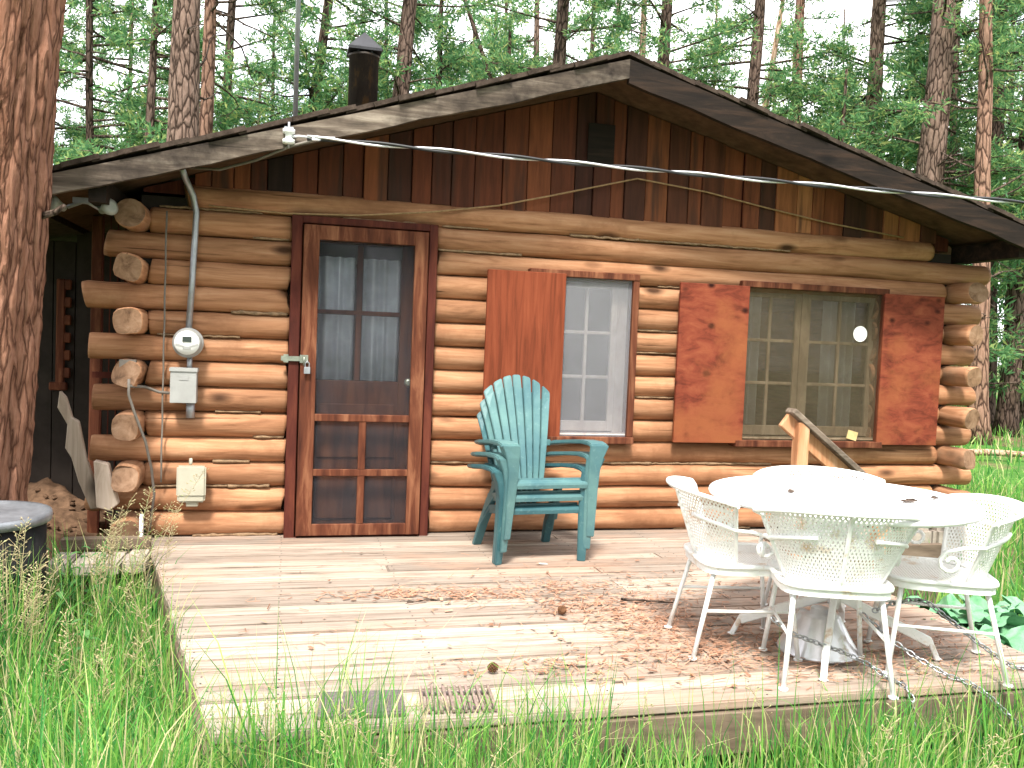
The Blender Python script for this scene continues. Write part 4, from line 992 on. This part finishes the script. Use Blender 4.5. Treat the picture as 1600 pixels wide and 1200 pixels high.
# ------------------------------------------------------------------ grass
def blades(name,P,H,W0,mat,lean=.35,lab=None,cat='grass',seed=3):
    r=np.random.default_rng(seed); n=len(P); a=r.uniform(0,6.283,n); q=np.abs(r.normal(0,lean,n))*H
    dx=np.cos(a)*q; dy=np.sin(a)*q; b=r.uniform(0,6.283,n); px=np.cos(b)*W0; py=np.sin(b)*W0
    V=np.zeros((n,7,3))
    for k,(t,wd) in enumerate(((0,.8),(.4,1.0),(.75,.62))):
        cx=P[:,0]+dx*t*t; cy=P[:,1]+dy*t*t; cz=P[:,2]+H*t*(1-.12*t*q/np.maximum(H,.01))
        V[:,2*k]=np.stack([cx-px*wd,cy-py*wd,cz],1); V[:,2*k+1]=np.stack([cx+px*wd,cy+py*wd,cz],1)
    V[:,6]=np.stack([P[:,0]+dx,P[:,1]+dy,P[:,2]+H*(1-.25*np.minimum(q/np.maximum(H,.01),1))],1)
    b0=np.arange(n)*7; F=[]
    quads=np.stack([np.stack([b0,b0+1,b0+3,b0+2],1),np.stack([b0+2,b0+3,b0+5,b0+4],1)],1).reshape(-1,4).tolist(); tris=np.stack([b0+4,b0+5,b0+6],1).tolist()
    me=bpy.data.meshes.new(name); me.from_pydata(V.reshape(-1,3).tolist(),[],quads+tris); me.materials.append(mat)
    o=bpy.data.objects.new(name,me); C.objects.link(o); tag(o,lab,cat,None,'stuff'); return o
def scatter(n,x0,x1,y0,y1,keep,seed):
    r=np.random.default_rng(seed); P=np.stack([r.uniform(x0,x1,n),r.uniform(y0,y1,n)],1); P=P[keep(P[:,0],P[:,1])]
    return np.array([(x,y,gh(x,y)-.01) for x,y in P])
def deckleft(y): return -.70+.205*(-(y+.4))
r1=np.random.default_rng(9)
def clump(P,s=2.2): return np.array([noise.noise((x*s,y*s,2)) for x,y,_ in P])
P=scatter(22000,-2.6,.0,-4.2,-.1,lambda x,y:(x<deckleft(y)-.015)|(y<-2.92),1)
P=P[(np.hypot(P[:,0]+1.52,P[:,1]+.85)>.38)&(np.hypot(P[:,0]+1.25,P[:,1]+1.45)>.28)]
P=P[~((P[:,0]>-1.24)&(P[:,1]>-.62))]
H=r1.uniform(.24,.60,len(P))*(1+.35*clump(P)); blades('meadow_grass',P,H,r1.uniform(.002,.0042,len(P)),M['grass'],.4,'lush green grass left of the deck')
P=scatter(19000,-.6,4.2,-4.3,-2.93,lambda x,y:y>-99,2); H=r1.uniform(.30,.60,len(P))*(1+.6*clump(P))*np.where(P[:,0]<1.1,1.2,.78); H*=np.clip(1.0-.22*(-2.93-P[:,1]),.4,1)
blades('deck_edge_grass',P,H,r1.uniform(.002,.0042,len(P)),M['grass'],.35,'uneven green grass along the front edge of the deck',seed=4)
P=scatter(12000,3.3,9,-3.2,5,lambda x,y:((x>5.3)|(y<-.1))&~((x<4.1)&(y>-.9)),3); H=r1.uniform(.15,.38,len(P)); blades('side_grass',P,H,r1.uniform(.003,.006,len(P)),M['grass'],.45,'bright green grass right of the deck',seed=5)
P=scatter(16000,5.5,26,-1,24,lambda x,y:x>5.3+0*y,4); H=r1.uniform(.12,.40,len(P)); blades('woodland_grass',P,H,r1.uniform(.006,.014,len(P)),M['grass'],.5,'grass on the forest floor beyond the cabin corner',seed=6)
P=scatter(1500,-1.95,-.95,-2.15,-1.74,lambda x,y:y>-99,12); blades('drum_grass',P,r1.uniform(.40,.85,len(P)),r1.uniform(.002,.004,len(P)),M['grass'],.3,'tall yellow green grass rising in front of the drum',seed=11)
def weed(x,y,h,seed):
    rs=random.Random(seed); z=gh(x,y); root=empty('weed',(x,y,z)); tag(root,'small leafy weed growing up through the grass left of the deck','weed','leafy weeds in the grass left of the deck')
    d=MB(); d.tube([(0,0,0),(.01,0,h*.5),(.015,.01,h)],[.004,.003,.002],5); d.build('stem',M['weed'],root)
    lf=MB()
    for k in range(14):
        zz=h*(.25+.75*k/14); a=k*2.4; L=rs.uniform(.05,.10)*(1.25-.6*k/14); c_,s__=math.cos(a),math.sin(a)
        lf.grid(lambda u,v:(c_*L*u-s__*(v-.5)*L*.42*math.sin(math.pi*min(1,u*.95+.05)),s__*L*u+c_*(v-.5)*L*.42*math.sin(math.pi*min(1,u*.95+.05)),zz+L*(.55*u-.75*u*u)+.12*L*abs(v-.5)),5,2)
    lf.build('leaves',M['weed'],root)
for k,(x,y,h) in enumerate(((-1.12,-1.10,.62),(-.98,-1.35,.55),(-.86,-1.0,.60),(-1.55,-1.95,.80),(-1.2,-2.0,.70),(-.80,-1.7,.45),(-1.0,-.75,.55))): weed(x,y,h,k)
# seeding stalks
def stalks(name,lst,lab,mat,kind='stuff'):
    d=MB(); rs=random.Random(len(lst))
    for (x,y,h,lx,ly,head) in lst:
        z0=gh(x,y); pts=[Vector((x+lx*t*t,y+ly*t*t,z0+h*t)) for t in (0,.25,.5,.75,1)]; d.tube(pts,[.0022,.002,.0018,.0014,.0008],4,False)
        if head:
            for k in range(head):
                t=rs.uniform(.72,1.0); p=pts[3].lerp(pts[4],(t-.75)/.25) if t>.75 else pts[3]
                a=rs.random()*6.283; e=p+Vector((math.cos(a)*.03,math.sin(a)*.03,rs.uniform(.0,.03)))*rs.uniform(.4,1.2); d.tube([p,e],[.0008,.0008],3,False)
                u=Vector((math.cos(a),math.sin(a),.6)).normalized(); d.tube([e,e+u*.006,e+u*.012],[.0006,.0028,.0006],4,False)
    o=d.build(name,mat); return o
rs=random.Random(3); ls=[]
for k in range(60):
    x=rs.uniform(-1.6,-.35); y=rs.uniform(-2.6,-.6)
    if x>deckleft(y)-.02 or math.hypot(x+1.25,y+1.45)<.3: continue
    ls.append((x,y,rs.uniform(.35,.62),rs.gauss(0,.08),rs.gauss(0,.08),26))
for k in range(22): ls.append((rs.uniform(-.4,2.9),rs.uniform(-3.6,-2.95),rs.uniform(.35,.66),rs.gauss(0,.10),rs.gauss(0,.06),rs.randint(5,20)))
for k in range(40): ls.append((rs.uniform(-1.6,-.8),rs.uniform(-2.2,-1.75),rs.uniform(.55,.85),rs.gauss(0,.08),rs.gauss(0,.08),30))
for k in range(16): ls.append((rs.uniform(-.85,-.62),rs.uniform(-1.3,-.5),rs.uniform(.6,.85),rs.gauss(.06,.06),rs.gauss(0,.05),34))
tag(stalks('seed_grass',ls,'',M['dry']),'straw coloured seeding grass stalks standing above the green blades','grass',None,'stuff')
tag(stalks('dry_stalk',[(-1.02,-2.05,.80,-.14,.05,0)],'',M['dry']),'long bare straw stalk bending left in front of the drum','grass stalk')
tag(stalks('dry_stalk',[(-1.10,-2.15,.75,.30,.10,0)],'',M['dry']),'long bare straw stalk leaning right across the left grass','grass stalk')
tag(stalks('dry_stalk',[(-.72,-.85,.95,.34,.02,40)],'',M['dry']),'tall oat like stalk with a feathery head before the beige utility box','grass stalk')
# green blades growing tall in front of the deck
P=scatter(190,-.3,2.9,-3.5,-2.95,lambda x,y:y>-99,8); blades('tall_blades',P,r1.uniform(.48,.85,len(P)),r1.uniform(.002,.0035,len(P)),M['grass'],.2,'scattered taller blades rising in front of the planks',seed=9)

# big leaved plant at the deck's right end
def bigplant(x,y,z,n,sz,lab,seed):
    rs=random.Random(seed); root=empty('broadleaf_plant',(x,y,z)); tag(root,lab,'plant')
    for k in range(n):
        a=k*2.4+rs.random(); L=sz*rs.uniform(.8,1.15); up=rs.uniform(.25,.7); d=MB()
        dx,dy=math.cos(a),math.sin(a); st=Vector((dx*.10,dy*.10,.13*up+.10))
        def fn(u,v):
            s__=math.sin(math.pi*min(1,u*.93+.07))**.7; wv=(v-.5)*2; e=L*.40*s__*(1+.13*math.sin(u*34)+.08*math.sin(u*71))
            r_=L*u; h=st.z+.22*L*u*up-.42*L*u*u+.05*abs(wv)*(1+0*u)+.035*math.sin(u*22+wv*3)*abs(wv)
            return (st.x+dx*r_-dy*wv*e, st.y+dy*r_+dx*wv*e, h)
        d.grid(fn,44,10); d.tube([(0,0,-.02),st*.6,st],[.009,.008,.007],6); d.build('leaf',M['bigleaf'],root)
bigplant(3.40,-2.02,-.24,9,.50,'pale green ruffled broad leaf plant beside the right patio chair',1)
bigplant(3.95,-1.85,-.30,8,.46,'second ruffled broad leaf plant, further right behind the first',2)
bigplant(3.68,-2.55,-.36,7,.42,'low ruffled broad leaf plant at the right photo edge near the deck corner',3)

# pines added behind the camera to block low sky light, seen only in reflections
def add_shade_pines():
    rs=random.Random(17); V=[];F=[]; base=0; T=MB()
    cm=CR['tall']; arr=[]
    for me,_ in cm:
        a=np.zeros(len(me.vertices)*3); me.vertices.foreach_get('co',a); arr.append(a.reshape(-1,4,3)[::2])
    for k in range(44):
        a=R(rs.uniform(95,265)); dist=rs.uniform(9,24); x=1+dist*math.sin(a); y=-5+dist*math.cos(a)
        sd_=math.degrees(math.atan2(-x,-(y-0))) 
        if abs(sd_-20)<13 and dist<22: continue  # keeps the added pines out of the sun's path
        q=arr[k%3].copy(); q=q.reshape(-1,3)*(1.5,1.5,1.0)+(x,y,GZ-.5); V.append(q); n=len(q)//4; F.append(np.arange(n*4).reshape(-1,4)+base); base+=n*4
        T.tube([(x,y,GZ),(x,y,8),(x,y,15)],[.2,.15,.05],8)
    V=np.concatenate(V); F=np.concatenate(F)
    tv=[tuple(p) for p in T.v]; tf=[tuple(i+len(V) for i in f) for f in T.f]
    me=bpy.data.meshes.new('added_shade_pines'); me.from_pydata(V.tolist()+tv,[],F.tolist()+tf); me.materials.append(M['needles']); me.materials.append(M['bark_dark'])
    me.polygons.foreach_set('material_index',[0]*len(F)+[1]*len(tf))
    o=bpy.data.objects.new('added_shade_pines',me); C.objects.link(o); tag(o,'unseen pines added behind the camera to shade the cabin front','woods',None,'stuff')
add_shade_pines()
